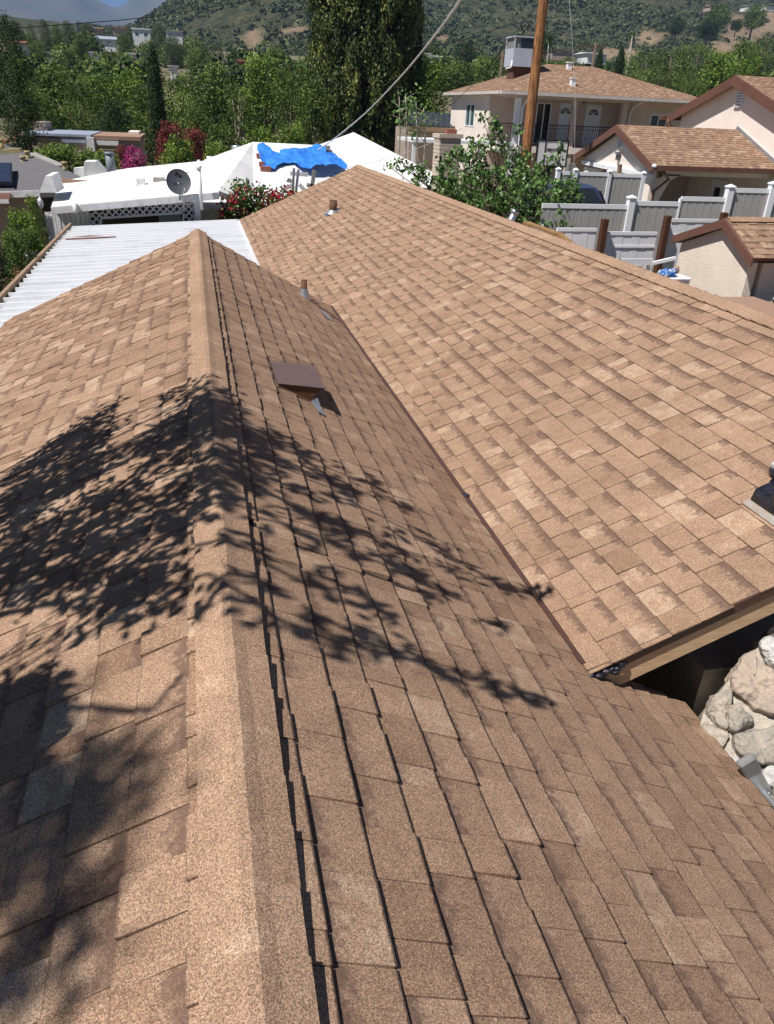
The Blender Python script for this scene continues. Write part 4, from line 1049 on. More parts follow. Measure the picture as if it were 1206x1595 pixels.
# --- shed beside the main roof
XS = 8.0; SY0, SY1, SYP, SZE, SZP = 10.06, 12.22, 10.93, 3.30, 3.745
shed = thing('shed', (9.6, 11.1, 1.0), 'cream stucco shed with brown barge boards beyond the main ridge', 'shed')
gable_wall(shed, XS+.05, SY0+.16, SY1-.16, SYP, .4, SZE-.10, SZP-.12, M_stucco_cream)
b = MB()
wx0, wx1, wz0, wz1 = XS+.62, XS+1.9, 2.66, 3.14
yw = SY0+.16
for (xa, xb, za, zb) in ((XS+.29, wx0, .4, 3.2), (wx1, 11.4, .4, 3.2), (wx0, wx1, .4, wz0), (wx0, wx1, wz1, 3.2)): b.box(xa, xb, yw, yw+.12, za, zb)
b.build('side_wall', M_stucco_cream, shed)
MB().box(XS+.29, 11.4, SY1-.28, SY1-.16, .4, 3.2).build('side_wall', M_stucco_cream, shed)
MB().box(11.28, 11.4, yw+.12, SY1-.28, .4, 3.2).build('end_wall', M_stucco_cream, shed)
wf = MB()
for (xa, xb, za, zb) in ((wx0, wx0+.05, wz0, wz1), (wx1-.05, wx1, wz0, wz1), (wx0+.05, wx1-.05, wz0, wz0+.05), (wx0+.05, wx1-.05, wz1-.05, wz1)): wf.box(xa, xb, yw-.025, yw+.04, za, zb)
wn = wf.build('window', M_white, shed); MB().box(wx0+.05, wx1-.05, yw+.03, yw+.035, wz0+.05, wz1-.05).build('pane', M_dark, wn)
roof_plane(shed, [(XS-.02, SYP, SZP), (11.6, SYP, SZP), (11.6, SY0, SZE), (XS-.02, SY0, SZE)], .05, pieces=True, seed=51, tsh=-.1, tsc=1.1)
roof_plane(shed, [(XS-.02, SYP, SZP), (11.6, SYP, SZP), (11.6, SY1, SZE-.06), (XS-.02, SY1, SZE-.06)], .05, seed=52)
gable_trim(shed, XS-.022, SY0, SY1, SYP, SZE, SZP-.005, .125, .04)
for i in range(24):
    b = MB(); x = XS+.0+i*.15; vs, fs, t = [], [], .5
    b.slab([(x, SYP-.12, SZP-.035), (x+.17, SYP-.12, SZP-.030), (x+.17, SYP, SZP+.024), (x, SYP, SZP+.018)], (0, 0, .005)); b.slab([(x, SYP, SZP+.018), (x+.17, SYP, SZP+.024), (x+.17, SYP+.12, SZP-.03), (x, SYP+.12, SZP-.035)], (0, 0, .005))
    o = b.build('ridge_cap', GRAN, shed)

# --- low roof between main roof and shed, white box and blue cloth on it
lr = thing('flat_roof_porch', (7.2, 7.5, 0), 'tan low roof between the main ridge and the cream shed', 'porch roof')
MB().box(6.0, 8.10, 3.5, 10.02, 2.62, 2.75).build('roof_slab', M_flatroof, lr)
MB().box(6.0, 6.85, 10.02, 10.75, 2.62, 2.749).build('roof_slab', M_flatroof, lr)
MB().box(8.11, 10.6, 3.5, 9.55, 2.62, 2.748).build('roof_slab', M_flatroof, lr)
for x, y in ((7.9, 3.7), (10.4, 3.7), (10.4, 9.4)): MB().box(x-.06, x+.06, y-.06, y+.06, -.1, 2.62).build('post', M_woodold, lr)
wb = atZ(1042, 456, 2.76)
bx_ = thing('white_chest', (wb.x, wb.y+.2, 2.752), 'white box at the shed corner holding a blue cloth', 'box')
wa_, wc_ = atY(1012, 455, wb.y), atY(1071, 458, wb.y)
MB().box(wa_.x, wc_.x, wb.y, wb.y+.35, 2.752, 2.94).build('body', M_white, bx_, bevel=.01)
MB().box(wa_.x-.02, wc_.x+.01, wb.y-.015, wb.y+.37, 2.941, 2.975).build('lid', M_white, bx_, bevel=.008)
M_cloth = mat('blue_white_cloth', (0.035, 0.12, 0.36), .9, (0.5, 0.55, 0.62), 14, 4, lo=.5, hi=.6)
p = atY(1042, 438, wb.y+.15); b = MB()
for i in range(9): b.blob((p.x+random.uniform(-.13, .13), p.y+random.uniform(-.07, .07), 3.0+random.uniform(0, .05)), (.06, .06, .045), i+70, .8, 2, 2.5)
tag(b.build('cloth', M_cloth, smooth=True), 'crumpled blue and white cloth on the white box', 'cloth')
p = atY(1056, 436, wb.y+.25); b = MB(); b.blob((p.x, p.y+.1, 3.03), (.055, .05, .07), 3, .3); tag(b.build('sack', M_woodold, smooth=True), 'small brown sack beside the blue cloth', 'sack')
b = MB(); b.bar(atY(1017, 410, 11.6), atY(1052, 402, 11.6), .05, .05); tag(b.build('white_rail', M_white), 'white bar running to the shed corner above the cloth', 'rail')

# --- galvanised flue and loose planks beyond the main ridge
fl = thing('metal_flue', atY(793, 352, 11.6), 'shiny galvanised flue pipe leaning behind the main ridge', 'flue')
b = MB(); b.tube([atY(788, 360, 11.7), atY(803, 329, 11.7)], .055, 16); b.build('pipe', M_galv, fl, True)
b = MB(); b.tube([atY(800.5, 333, 11.7), atY(803.5, 328, 11.7)], [.066, .066], 16); b.build('collar', M_galv, fl, True)
def onback(px_, py_, off): return atP(px_, py_, (MM, 0, 1), Z_MR+MM*X_MR+off)
b = MB(); b.bar(onback(820, 347, .30), onback(872, 366, .24), .12, .04); b.bar(onback(872, 366, .24), onback(918, 402, .12), .12, .04)
tag(b.build('plank', mat('ochre_plank', (0.36, 0.22, 0.09), .8, (0.22, 0.13, 0.06), 7)), 'ochre plank lying along the back of the main ridge', 'plank')
b = MB(); b.slab([onback(832, 357, .12), onback(868, 372, .10), onback(862, 377, .06), onback(828, 362, .06)], (0, 0, .02)); tag(b.build('felt_offcut', M_greyroof), 'grey roofing offcut under the ochre plank', 'offcut')

# --- fences
def vinyl_section(parent, x0, x1, y, zb, zt_, panel, n_boards, rail=.09, name='board'):
    MB().box(x0, x1, y-.025, y+.025, zt_-rail, zt_).build('top_rail', M_white, parent)
    MB().box(x0, x1, y-.025, y+.025, zb, zb+rail).build('bottom_rail', M_white, parent)
    w_ = (x1-x0)/n_boards
    for i in range(n_boards):
        MB().box(x0+i*w_+.004, x0+(i+1)*w_-.004, y-.011-.004*(i % 2), y+.011, zb+rail, zt_-rail).build(name, panel, parent)
def vinyl_post(parent, x, y, zb, zt_, s=.065):
    MB().box(x-s, x+s, y-s, y+s, zb, zt_).build('post', M_white, parent)
    b = MB(); c = (x, y, zt_+.05); k = s*1.25
    b.box(x-k, x+k, y-k, y+k, zt_, zt_+.025); b.add([(x-k, y-k, zt_+.025), (x+k, y-k, zt_+.025), (x+k, y+k, zt_+.025), (x-k, y+k, zt_+.025), (x, y, zt_+.075)], [(0, 1, 4), (1, 2, 4), (2, 3, 4), (3, 0, 4)])
    b.build('post_cap', M_white, parent)
vf = thing('vinyl_fence', (10.5, 16, 1.45), 'tall tan panelled vinyl fence with white posts and rails', 'fence')
YF = 16.0
tops = [(840, 318), (984, 309), (1138, 292), (1205, 287), (1290, 280)]
tp = [atY(x, y, YF) for x, y in tops]
for i, p in enumerate(tp):
    if i: vinyl_post(vf, p.x, YF, 1.35, p.z, .072)
for i in range(len(tp)-1):
    a_, c_ = tp[i], tp[i+1]; zt_ = min(a_.z, c_.z)-.04+(.06 if i == 0 else .03)
    if i == 1:
        xm = atY(1062, 300, YF).x
        vinyl_section(vf, a_.x+.075, xm-.02, YF, 1.5, a_.z-.05, M_tanvinyl, 11); vinyl_section(vf, xm+.02, c_.x-.075, YF, 1.5, a_.z+.06, M_tanvinyl, 11)
        MB().box(xm-.02, xm+.02, YF-.035, YF+.03, 1.5, a_.z+.02).build('stile', M_white, vf)
    else: vinyl_section(vf, a_.x+.075, c_.x-.075, YF, 1.5, zt_, M_tanvinyl, max(3, int((c_.x-a_.x)/.10)))
wf_ = thing('white_fence', (8.6, 14, 1.0), 'lower white vinyl fence panels below the tan fence', 'fence')
YG = 14.0
def wpx(x0, x1, y0, pn): a_, c_ = atY(x0, y0, YG), atY(x1, y0, YG); vinyl_section(wf_, a_.x, c_.x, YG, 1.2, (a_.z+c_.z)/2, M_white, pn, .06); return a_, c_
a1 = wpx(868, 930, 355, 5); a2 = wpx(946, 1024, 361, 6); a3 = wpx(1046, 1122, 341, 6)
for q, z in ((a2, 384), (a3, 366)):
    zz = atY(985, z, YG).z; MB().box(q[0].x, q[1].x, YG-.03, YG-.018, zz-.02, zz+.02).build('mid_rail', M_white, wf_)
for i, (x, y0_, lb) in enumerate([(943, 341, 'leftmost of the three dark red wood posts by the white fence'), (1041, 336, 'middle dark red wood post, tallest, beside the shed'), (1129, 331, 'dark red wood post peeking above the shed roof')]):
    p = atY(x, y0_, YG-.12); b = MB(); b.box(p.x-.06, p.x+.06, p.y-.06, p.y+.06, .9, p.z); tag(b.build('wood_post', M_redwood, bevel=.008), lb, 'post', 'dark wood posts by the white fence')
dr = thing('panel_door', atY(975, 435, 13.2), 'white panelled door standing behind the main ridge', 'door')
a_, c_ = atY(922, 401, 13.2), atY(1018, 405, 13.2); zt_ = c_.z+.02
MB().box(a_.x, c_.x, 13.2, 13.24, .9, zt_).build('slab', M_white, dr)
for x0, x1, y0_, y1_ in ((977, 1000, 414, 428), (1004, 1012, 412, 428), (930, 950, 410, 424)):
    p0, p1 = atY(x0, y1_, 13.19), atY(x1, y0_, 13.19)
    for q in ((p0.x, p1.x, p0.z, p0.z+.02), (p0.x, p1.x, p1.z-.02, p1.z), (p0.x, p0.x+.02, p0.z+.02, p1.z-.02), (p1.x-.02, p1.x, p0.z+.02, p1.z-.02)):
        MB().box(q[0], q[1], 13.185, 13.199, q[2], q[3]).build('moulding', M_tanvinyl, dr)
p = atY(962, 402, 13.1); b = MB(); b.tube([p-V(0, .05, .06), p-V(0, .05, -.02)], .035, 8); tag(b.build('light_fixture', M_greyplastic, smooth=True), 'small grey fixture above the white panelled door', 'fixture')

# --- garage with open carport, gable towards us
gr = thing('garage', (15, 24.3, 1.45), 'pink stucco carport with tan shingled gable roof', 'garage')
GX, GY0, GY1, GYP, GZE, GZP = 13.0, 21.28, 26.35, 23.75, 3.945, 4.925
GX2 = 17.0
roof_plane(gr, [(GX-.22, GYP, GZP), (GX2+.0, GYP, GZP), (GX2+.0, GY0, GZE), (GX-.22, GY0, GZE)], .06, seed=61)
roof_plane(gr, [(GX-.22, GYP, GZP), (GX2+.0, GYP, GZP), (GX2+.0, GY1, GZE), (GX-.22, GY1, GZE)], .06, seed=62)
gable_trim(gr, GX-.222, GY0, GY1, GYP, GZE, GZP-.005, .20, .05)
zbm = 3.60
b = MB(); b.slab([(GX, GY0+.35, zbm), (GX, GY1-.35, zbm+.1), (GX, GY1-.35, GZE-.05), (GX, GYP, GZP-.12), (GX, GY0+.35, GZE-.05)], (.15, 0, 0)); b.build('gable_wall', M_stucco_pink, gr)
b = MB(); b.slab([(GX-.10, GY0+.2, zbm-.02), (GX-.10, GY1-.3, zbm+.08), (GX-.10, GY1-.3, zbm+.20), (GX-.10, GY0+.2, zbm+.10)], (.12, 0, 0)); b.build('door_header', M_white, gr)
louvre(gr, GX, GYP-.02, GZP-.42, .32, .36)
# corner piers with curved brackets
for yy, w_ in ((GY0+.35, .35), (GY1-.70, .35)):
    MB().box(GX, GX+.35, yy, yy+w_, 1.3, zbm).build('pier', M_stucco_pink, gr)
b = MB(); b.slab([(GX+.02, GY1-.70, zbm), (GX+.02, GY1-1.5, zbm), (GX+.02, GY1-1.1, zbm-.22), (GX+.02, GY1-.70, zbm-.8)], (.12, 0, 0)); b.build('bracket', M_stucco_pink, gr)
b = MB(); b.slab([(GX+.35, GY0+.40, zbm+.1), (GX+1.0, GY0+.40, zbm+.1), (GX+.65, GY0+.40, zbm-.08), (GX+.45, GY0+.40, zbm-.5), (GX+.35, GY0+.40, zbm-.8)], (0, .15, 0)); b.build('bracket', M_stucco_pink, gr)
MB().box(GX+.35, GX2, GY0+.4, GY0+.55, zbm+.06, GZE-.12).build('header', M_stucco_pink, gr)
MB().box(GX-.28, GX2-.02, GY0-.10, GY0+.0, GZE-.13, GZE-.0).build('gutter', M_brown, gr)
b = MB(); b.tube([(GX+.05, GY0-.04, GZE-.1), (GX+.35, GY0+.0, GZE-.35), (GX+.12, GY0+.28, GZE-.7), (GX+.12, GY0+.30, 1.5)], .04, 8); b.build('downspout', M_brown, gr, True)
b = MB(); b.blob((GX-.22, GY0-.06, GZE-.02), (.07, .07, .06), 4, .15); b.build('floodlight', M_white, gr, True)
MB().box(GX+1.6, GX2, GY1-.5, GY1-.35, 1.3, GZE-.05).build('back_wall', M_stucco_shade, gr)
p = atX(1122, 285, GX2-.02); MB().box(GX2-.06, GX2-.01, p.y-.4, p.y+.4, 1.45, 3.45).build('inner_door', M_white, gr)
MB().box(GX2-.07, GX2-.062, p.y-.15, p.y+.15, 2.6, 3.2).build('door_pane', M_dark, gr)
b = MB(); b.bar((GX2-.02, GYP, GZP+.06), (GX2-.02, GY0, GZE+.06), .05, .10); b.build('step_flashing', M_galv, gr)
# light and small post on the gable
p = atX(963, 243, GX-.06); b = MB(); b.box(p.x-.05, p.x+.03, p.y-.05, p.y+.05, p.z-.12, p.z+.1); b.box(p.x-.12, p.x+.02, p.y-.12, p.y+.02, p.z+.05, p.z+.12); b.build('wall_lamp', M_greyplastic, gr)
b = MB(); pp = atY(966, 256, 21); q_ = atY(962, 302, 21); b.bar(pp, q_, .10, .08, (0, 1, 0)); tag(b.build('wood_post', M_woodold), 'pale slanted wood post before the carport opening', 'post')

# --- bigger house behind the garage, gable towards us
bg_ = thing('pink_house', (21, 24.4, 1.45), 'pink stucco house with brown barge boards behind the carport', 'house')
BX, BY0, BY1, BYP, BZE, BZP = GX2, 20.64, 27.52, 24.08, 5.27, 6.43
gable_wall(bg_, BX+.005, BY0+.45, BY1-.45, BYP, 1.2, BZE+.05, BZP-.16, M_stucco_pink, .2)
roof_plane(bg_, [(BX-.25, BYP, BZP), (26, BYP, BZP), (26, BY0, BZE), (BX-.25, BY0, BZE)], .08, seed=71)
roof_plane(bg_, [(BX-.25, BYP, BZP), (26, BYP, BZP), (26, BY1, BZE), (BX-.25, BY1, BZE)], .08, seed=72)
gable_trim(bg_, BX-.252, BY0, BY1, BYP, BZE, BZP-.005, .27, .05)
louvre(bg_, BX, BYP-.1, BZP-.62, .38, .55, 7)
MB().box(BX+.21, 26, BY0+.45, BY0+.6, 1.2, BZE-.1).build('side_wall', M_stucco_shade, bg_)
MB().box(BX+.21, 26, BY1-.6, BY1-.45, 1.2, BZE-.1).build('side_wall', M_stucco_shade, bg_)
b = MB(); b.tube([(BX-.3, BY1-.1, BZE-.12), (BX-.25, BY1-.15, BZE-.3), (BX+.05, BY1-.4, BZE-.55), (BX+.05, BY1-.4, 3.5)], .05, 8); b.build('downspout', M_brown, bg_, True)
MB().box(BX-.5, 26, BY1-.03, BY1+.08, BZE-.14, BZE-.01).build('gutter', M_brown, bg_)

# --- fence seen through the carport, and the parked car
f2 = thing('rear_fence', (17, 33, 1.2), 'farther tan vinyl fence glimpsed below the carport header', 'fence')
YR = 20.6
pp = [atY(x, 268+.045*(x-950), YR) for x in (870, 897, 950, 1003)]
for i, p in enumerate(pp): vinyl_post(f2, p.x, YR, 1.35, p.z, .05)
for i in range(3): vinyl_section(f2, pp[i].x+.06, pp[i+1].x-.06, YR, 1.5, pp[i].z-.03, M_tanvinyl, 11)
car = thing('parked_car', (9.9, 19.6, 1.45), 'dark blue car parked behind the tan fence, only its roof showing', 'car')
cp = atY(895, 290, 18.6); zc = cp.z; hw_ = .88
prof_ = [(-2.1, -.95), (-2.15, -.6), (-1.3, -.42), (-.75, -.05), (-.2, .0), (.7, -.02), (1.25, -.38), (2.0, -.48), (2.1, -.95)]
yc_ = 19.6
b = MB(); b.slab([(cp.x-hw_, yc_+x, zc+z) for x, z in prof_], (2*hw_, 0, 0)); b.build('body', M_carpaint, car, bevel=.14)
for sx in (-1, 1):
    b = MB(); b.slab([(cp.x+sx*(hw_+.001), yc_+x, zc+z) for x, z in [(-1.15, -.42), (-.72, -.12), (.62, -.11), (1.05, -.40)]], (sx*.008, 0, 0)); b.build('side_window', M_dark, car)
b = MB(); b.slab([(cp.x-.70, yc_-1.24, zc-.37), (cp.x+.70, yc_-1.24, zc-.37), (cp.x+.60, yc_-.83, zc-.085), (cp.x-.60, yc_-.83, zc-.085)], (0, -.02, .022)); b.build('windscreen', M_dark, car)
for sx in (-.80, .80):
    for sy in (-1.35, 1.35):
        b = MB(); b.tube([(cp.x+sx-.1, yc_+sy, 1.78), (cp.x+sx+.1, yc_+sy, 1.78)], .32, 18); wl = b.build('wheel', M_black, car, True)

# --- two-storey house with balcony
ts = thing('two_storey_house', (20, 43, 1.0), 'two storey stucco house with hip roof, balcony and white doors', 'house')
TX0, TX1, TY0, TY1, TZE = 15.0, 25.6, 41.35, 48.0, 6.12
TZF = 3.72
def walls_with_holes(x0, x1, y, th, z0, z1, holes, m, name):
    """wall facing -Y with rectangular openings"""
    b = MB(); xs_ = sorted({x0, x1, *[h[0] for h in holes], *[h[1] for h in holes]}); 
    for i in range(len(xs_)-1):
        a, c = xs_[i], xs_[i+1]; hs_ = sorted([(h[2], h[3]) for h in holes if h[0] <= a+1e-6 and h[1] >= c-1e-6]); z = z0
        for h in hs_:
            if h[0] > z: b.box(a, c, y, y+th, z, h[0])
            z = h[1]
        if z < z1: b.box(a, c, y, y+th, z, z1)
    return b.build(name, m, ts)
def hx(px_, d): return atY(px_, 180, d).x
wnd = (hx(835, TY0), hx(858, TY0), TZF+.05, TZF+2.0); d1 = (hx(871, TY0), hx(890, TY0), TZF, TZF+2.03); d2 = (hx(912, TY0), hx(937, TY0), TZF, TZF+2.03)
rw_ = (hx(1014, 40.4), hx(1040, 40.4), 4.28, 5.42)
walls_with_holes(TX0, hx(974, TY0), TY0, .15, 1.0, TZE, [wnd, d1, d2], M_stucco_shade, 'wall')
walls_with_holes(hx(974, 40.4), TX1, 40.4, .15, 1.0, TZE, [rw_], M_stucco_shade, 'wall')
MB().box(hx(974, 40.4), hx(974, 40.4)+.15, 40.55, TY0, 1.0, TZE).build('wall', M_stucco_shade, ts)
lw_y0, lw_y1 = atX(741, 160, TX0).y, atX(727, 160, TX0).y
LWZ0, LWZ1 = 4.45, 5.55
b = MB()
for (ya, yb, za, zb) in ((TY0+.15, lw_y0, 1.0, TZE), (lw_y1, TY1, 1.0, TZE), (lw_y0, lw_y1, 1.0, LWZ0), (lw_y0, lw_y1, LWZ1, TZE)): b.box(TX0, TX0+.15, ya, yb, za, zb)
b.build('wall', M_stucco_pink, ts)
MB().box(TX1-.15, TX1, 40.55, TY1, 1.0, TZE).build('wall', M_stucco_shade, ts); MB().box(TX0+.15, TX1-.15, TY1-.15, TY1, 1.0, TZE).build('wall', M_stucco_shade, ts)
def window_y(h, y, mull=True):
    x0, x1, z0, z1 = h; f = MB(); s = .05
    for q in ((x0, x0+s, z0, z1), (x1-s, x1, z0, z1), (x0+s, x1-s, z0, z0+s), (x0+s, x1-s, z1-s, z1)): f.box(q[0], q[1], y-.02, y+.06, q[2], q[3])
    if mull: f.box((x0+x1)/2-s/2, (x0+x1)/2+s/2, y-.015, y+.055, z0+s, z1-s)
    o = f.build('window', M_white, ts); MB().box(x0+s, x1-s, y+.03, y+.035, z0+s, z1-s).build('pane', M_dark, o)
window_y(wnd, TY0); window_y(rw_, 40.4)
f = MB(); s = .06
for q in ((lw_y0, lw_y0+s, LWZ0, LWZ1), (lw_y1-s, lw_y1, LWZ0, LWZ1), (lw_y0+s, lw_y1-s, LWZ0, LWZ0+s), (lw_y0+s, lw_y1-s, LWZ1-s, LWZ1), ((lw_y0+lw_y1)/2-s/2, (lw_y0+lw_y1)/2+s/2, LWZ0+s, LWZ1-s)): f.box(TX0-.02, TX0+.06, q[0], q[1], q[2], q[3])
o = f.build('window', M_white, ts); MB().box(TX0+.03, TX0+.035, lw_y0+s, lw_y1-s, LWZ0+s, LWZ1-s).build('pane', mat('teal_glass', (0.05, 0.11, 0.12), .15, spec=.6), o)
for d_ in (d1, d2):
    b = MB(); b.box(d_[0]+.01, d_[1]-.01, TY0+.03, TY0+.08, d_[2], d_[3]-.01); o = b.build('door', M_white, ts)
    xc = (d_[0]+d_[1])/2; r_ = .27; zc_ = d_[3]-.48
    b = MB(); b.slab([(xc+r_*math.cos(t*PI/10), TY0+.028, zc_+r_*math.sin(t*PI/10)) for t in range(11)], (0, -.006, 0)); b.build('fan_light', M_dark, o)
    b = MB()
    for t in (2, 4, 6, 8): b.bar((xc, TY0+.018, zc_), (xc+r_*math.cos(t*PI/10), TY0+.018, zc_+r_*math.sin(t*PI/10)), .022, .012, (0, 1, 0))
    b.build('glazing_bar', M_white, o)
    b = MB(); b.blob((d_[1]-.1, TY0+.015, TZF+1.0), (.03, .03, .03), 1, 0, 1); b.build('handle', M_galv, o, True)
p = atY(910, 160, TY0-.1); b = MB(); b.blob((p.x, TY0-.08, TZF+2.15), (.07, .07, .09), 2, .1); b.build('porch_lamp', M_black, ts, True)
YB = 39.7
MB().box(TX0, hx(974, TY0), YB-.1, TY0, TZF-.28, TZF).build('balcony_slab', M_stucco_pink, ts)
for px_ in (806, 894, 972):
    x = hx(px_, YB); MB().box(x-.13, x+.13, YB-.05, YB+.2, 1.0, TZE-.2).build('column', M_stucco_shade if px_ > 810 else M_white, ts)
MB().box(TX0, hx(978, YB), YB-.06, YB+.2, TZE-.28, TZE-.02).build('beam', M_stucco_shade, ts)
x0, x1 = hx(782, YB), hx(960, YB)
MB().box(x0, x1, YB-.02, YB+.02, TZF+.98, TZF+1.02).build('top_rail', M_black, ts); MB().box(x0, x1, YB-.02, YB+.02, TZF+.08, TZF+.11).build('bottom_rail', M_black, ts)
MB().box(x0, x1, YB-.015, YB+.015, TZF+.84, TZF+.86).build('mid_rail', M_black, ts)
k = int((x1-x0)/.13)
for i in range(k+1):
    x = x0+(x1-x0)*i/k; MB().box(x-.009, x+.009, YB-.009, YB+.009, TZF+.11, TZF+.98).build('baluster', M_black, ts)
for yy in range(int((TY0-YB)/.14)): MB().box(TX0+.02, TX0+.038, YB+yy*.14, YB+yy*.14+.018, TZF+.11, TZF+.98).build('baluster', M_black, ts)
MB().box(TX0+.01, TX0+.05, YB, TY0, TZF+.98, TZF+1.02).build('top_rail', M_black, ts)
# hip roof
e0, e1, f0, f1 = TX0-.32, TX1+.55, 39.2, TY1+.5
RX0, RX1, RYc, RZ = 18.9, 21.6, 43.8, 7.58
roof_plane(ts, [(RX0, RYc, RZ), (RX1, RYc, RZ), (e1, f0, TZE), (e0, f0, TZE)], .07, seed=81, mdeck=M_white)
roof_plane(ts, [(RX1, RYc, RZ), (RX0, RYc, RZ), (e0, f1, TZE), (e1, f1, TZE)], .07, seed=82, mdeck=M_white)
roof_plane(ts, [(RX0, RYc, RZ), (RX0, RYc, RZ), (e0, f0, TZE), (e0, f1, TZE)], .07, seed=83, mdeck=M_white)
roof_plane(ts, [(RX1, RYc, RZ), (RX1, RYc, RZ), (e1, f1, TZE), (e1, f0, TZE)], .07, seed=84, mdeck=M_white)
M_gut = mat('cream_gutter', (0.62, 0.57, 0.52), .5)
MB().box(e0, e1, f0-.1, f0+.0, TZE-.15, TZE-.02).build('gutter', M_gut, ts); MB().box(e0-.1, e0+.0, f0, f1, TZE-.15, TZE-.02).build('gutter', M_gut, ts)
MB().box(e0, e1, f0+.01, YB+1.65, TZE-.20, TZE-.16).build('soffit', M_stucco_shade, ts)
for px_, yy in ((813, YB-.15), (981, 40.3)):
    x = hx(px_, yy); b = MB(); b.tube([(x+.2, f0-.05, TZE-.1), (x+.15, yy, TZE-.4), (x, yy, TZE-.7), (x, yy, 1.2)], .05, 8); b.build('downspout', M_white, ts, True)
# swamp cooler on brick base
cl = thing('roof_cooler', (17.2, 42.6, 7.1), 'grey evaporative cooler on a brick base on the hip roof', 'cooler')
ca, cb_, ccy = atY(799, 97, 42.2), atY(842, 97, 42.2), 42.2
x0, x1 = ca.x, cb_.x; xm = x0+.02
zb_ = atY(800, 103, 42.2).z
MB().box(x0+.15, x1-.15, ccy+.2, ccy+1.1, zb_-.65, zb_).build('base', mat('dark_brick_base', (0.12, 0.065, 0.05), .9), cl)
for zz, nm in ((zb_+.0, 'lower_case'),): MB().box(x0, x1, ccy, ccy+1.25, zz, zz+.80).build(nm, M_cooler, cl)
z2 = zb_+.80; zt_ = atY(800, 55, 42.2).z
for (xa, ya) in ((x0, ccy), (x1-.06, ccy), (x0, ccy+1.19), (x1-.06, ccy+1.19)): MB().box(xa, xa+.06, ya, ya+.06, z2, zt_-.05).build('corner_post', M_cooler, cl)
MB().box(x0-.02, x1+.02, ccy-.02, ccy+1.27, zt_-.06, zt_).build('top', M_cooler, cl)
MB().box(x0+.07, x1-.07, ccy+.05, ccy+1.2, z2, zt_-.06).build('pad', M_greyplastic, cl)
MB().box(x0+.35, x1-.07, ccy+.03, ccy+.049, z2+.02, zt_-.1).build('grille', M_dark, cl)
b = MB(); b.tube([atY(788, 107, 42), atY(796, 105, 42), atY(798, 94, 42)], .035, 8); b.build('drain_pipe', M_white, cl, True)
for i, (x, y, lb) in enumerate([(886, 108, 'small white vent high on the hip roof'), (892, 133, 'white pipe vent lower on the hip roof')]):
    p = atP(x, y, (0, -(RZ-TZE)/(RYc-f0), 1), TZE-(RZ-TZE)/(RYc-f0)*f0); b = MB(); b.box(p.x-.12, p.x+.12, p.y-.12, p.y+.12, p.z-.05, p.z+.30); b.box(p.x-.16, p.x+.16, p.y-.16, p.y+.16, p.z+.30, p.z+.34); tag(b.build('roof_vent', M_white), lb, 'roof vent')
# --- low dark metal roofed outbuilding and white patio cover left of it
ob = thing('outbuilding', (12.5, 46, .8), 'outbuilding with dark seamed metal roof left of the two storey house', 'outbuilding')
a_ = [atY(636, 193, 47), atY(712, 199, 47), atY(712, 178, 51), atY(636, 173, 51)]
b = MB(); b.slab(a_, (0, 0, -.1)); b.build('roof', M_darkmetalroof, ob)
for i in range(9):
    t = (i+.5)/9; b = MB(); b.bar(a_[0].lerp(a_[1], t)+V(0, 0, .03), a_[3].lerp(a_[2], t)+V(0, 0, .03), .05, .06); b.build('roof_seam', M_darkmetalroof, ob)
MB().box(a_[0].x+.2, a_[1].x-.2, 47.4, 50.8, .5, a_[0].z-.2).build('wall', M_dirtwall, ob)
MB().box(a_[0].x, a_[1].x, 46.9, 47.05, a_[0].z-.35, a_[0].z-.12).build('fascia_board', M_woodold, ob)
pc = thing('white_awning', (13, 37, .8), 'long white patio awning below the two storey house wall', 'awning')
a_, c_ = atY(643, 215, 36), atY(800, 222, 36)
MB().box(a_.x, c_.x, 36, 38.8, c_.z-.13, c_.z).build('canopy', M_white, pc)
for t in (.02, .35, .68, .98):
    x = a_.x+(c_.x-a_.x)*t; MB().box(x-.06, x+.06, 36.05, 36.17, .3, c_.z-.13).build('post', M_white, pc)
# --- cream brick chimney of the white-roofed house
ch = thing('brick_chimney', (7.2, 24.4, 1.0), 'cream brick chimney with red clay cap before the two storey house', 'chimney')
a_, c_ = atY(686, 215, 24), atY(719, 215, 24); cw = c_.x-a_.x; zt_ = atY(703, 210, 24).z
MB().box(a_.x+.02, c_.x-.02, 24.02, 24.02+cw-.04, .5, zt_-.01).build('core', M_mortar, ch)
rows = 16
for r_ in range(rows):
    z1_ = zt_-.10-r_*.105; z0_ = z1_-.092
    off = (r_ % 2)*.13
    xs_ = [a_.x, a_.x+cw*.5-.06+off*.6, c_.x]
    for i in range(2): MB().box(xs_[i]+.004, xs_[i+1]-.004, 24.0, 24.06, z0_, z1_).build('brick', M_creambrick, ch)
    ys_ = [24.065, 24.0+cw*.55-off*.5, 24.0+cw]
    for i in range(2): MB().box(a_.x-.001, a_.x+.06, ys_[i]+.004, ys_[i+1]-.004, z0_, z1_).build('brick', M_creambrick, ch)
MB().box(a_.x-.04, c_.x+.04, 23.96, 24.04+cw, zt_-.09, zt_+.02).build('cap', M_creambrick, ch)
MB().box(a_.x+.25, a_.x+.55, 24.15, 24.4, zt_+.02, zt_+.14).build('clay_flue', M_brick, ch)
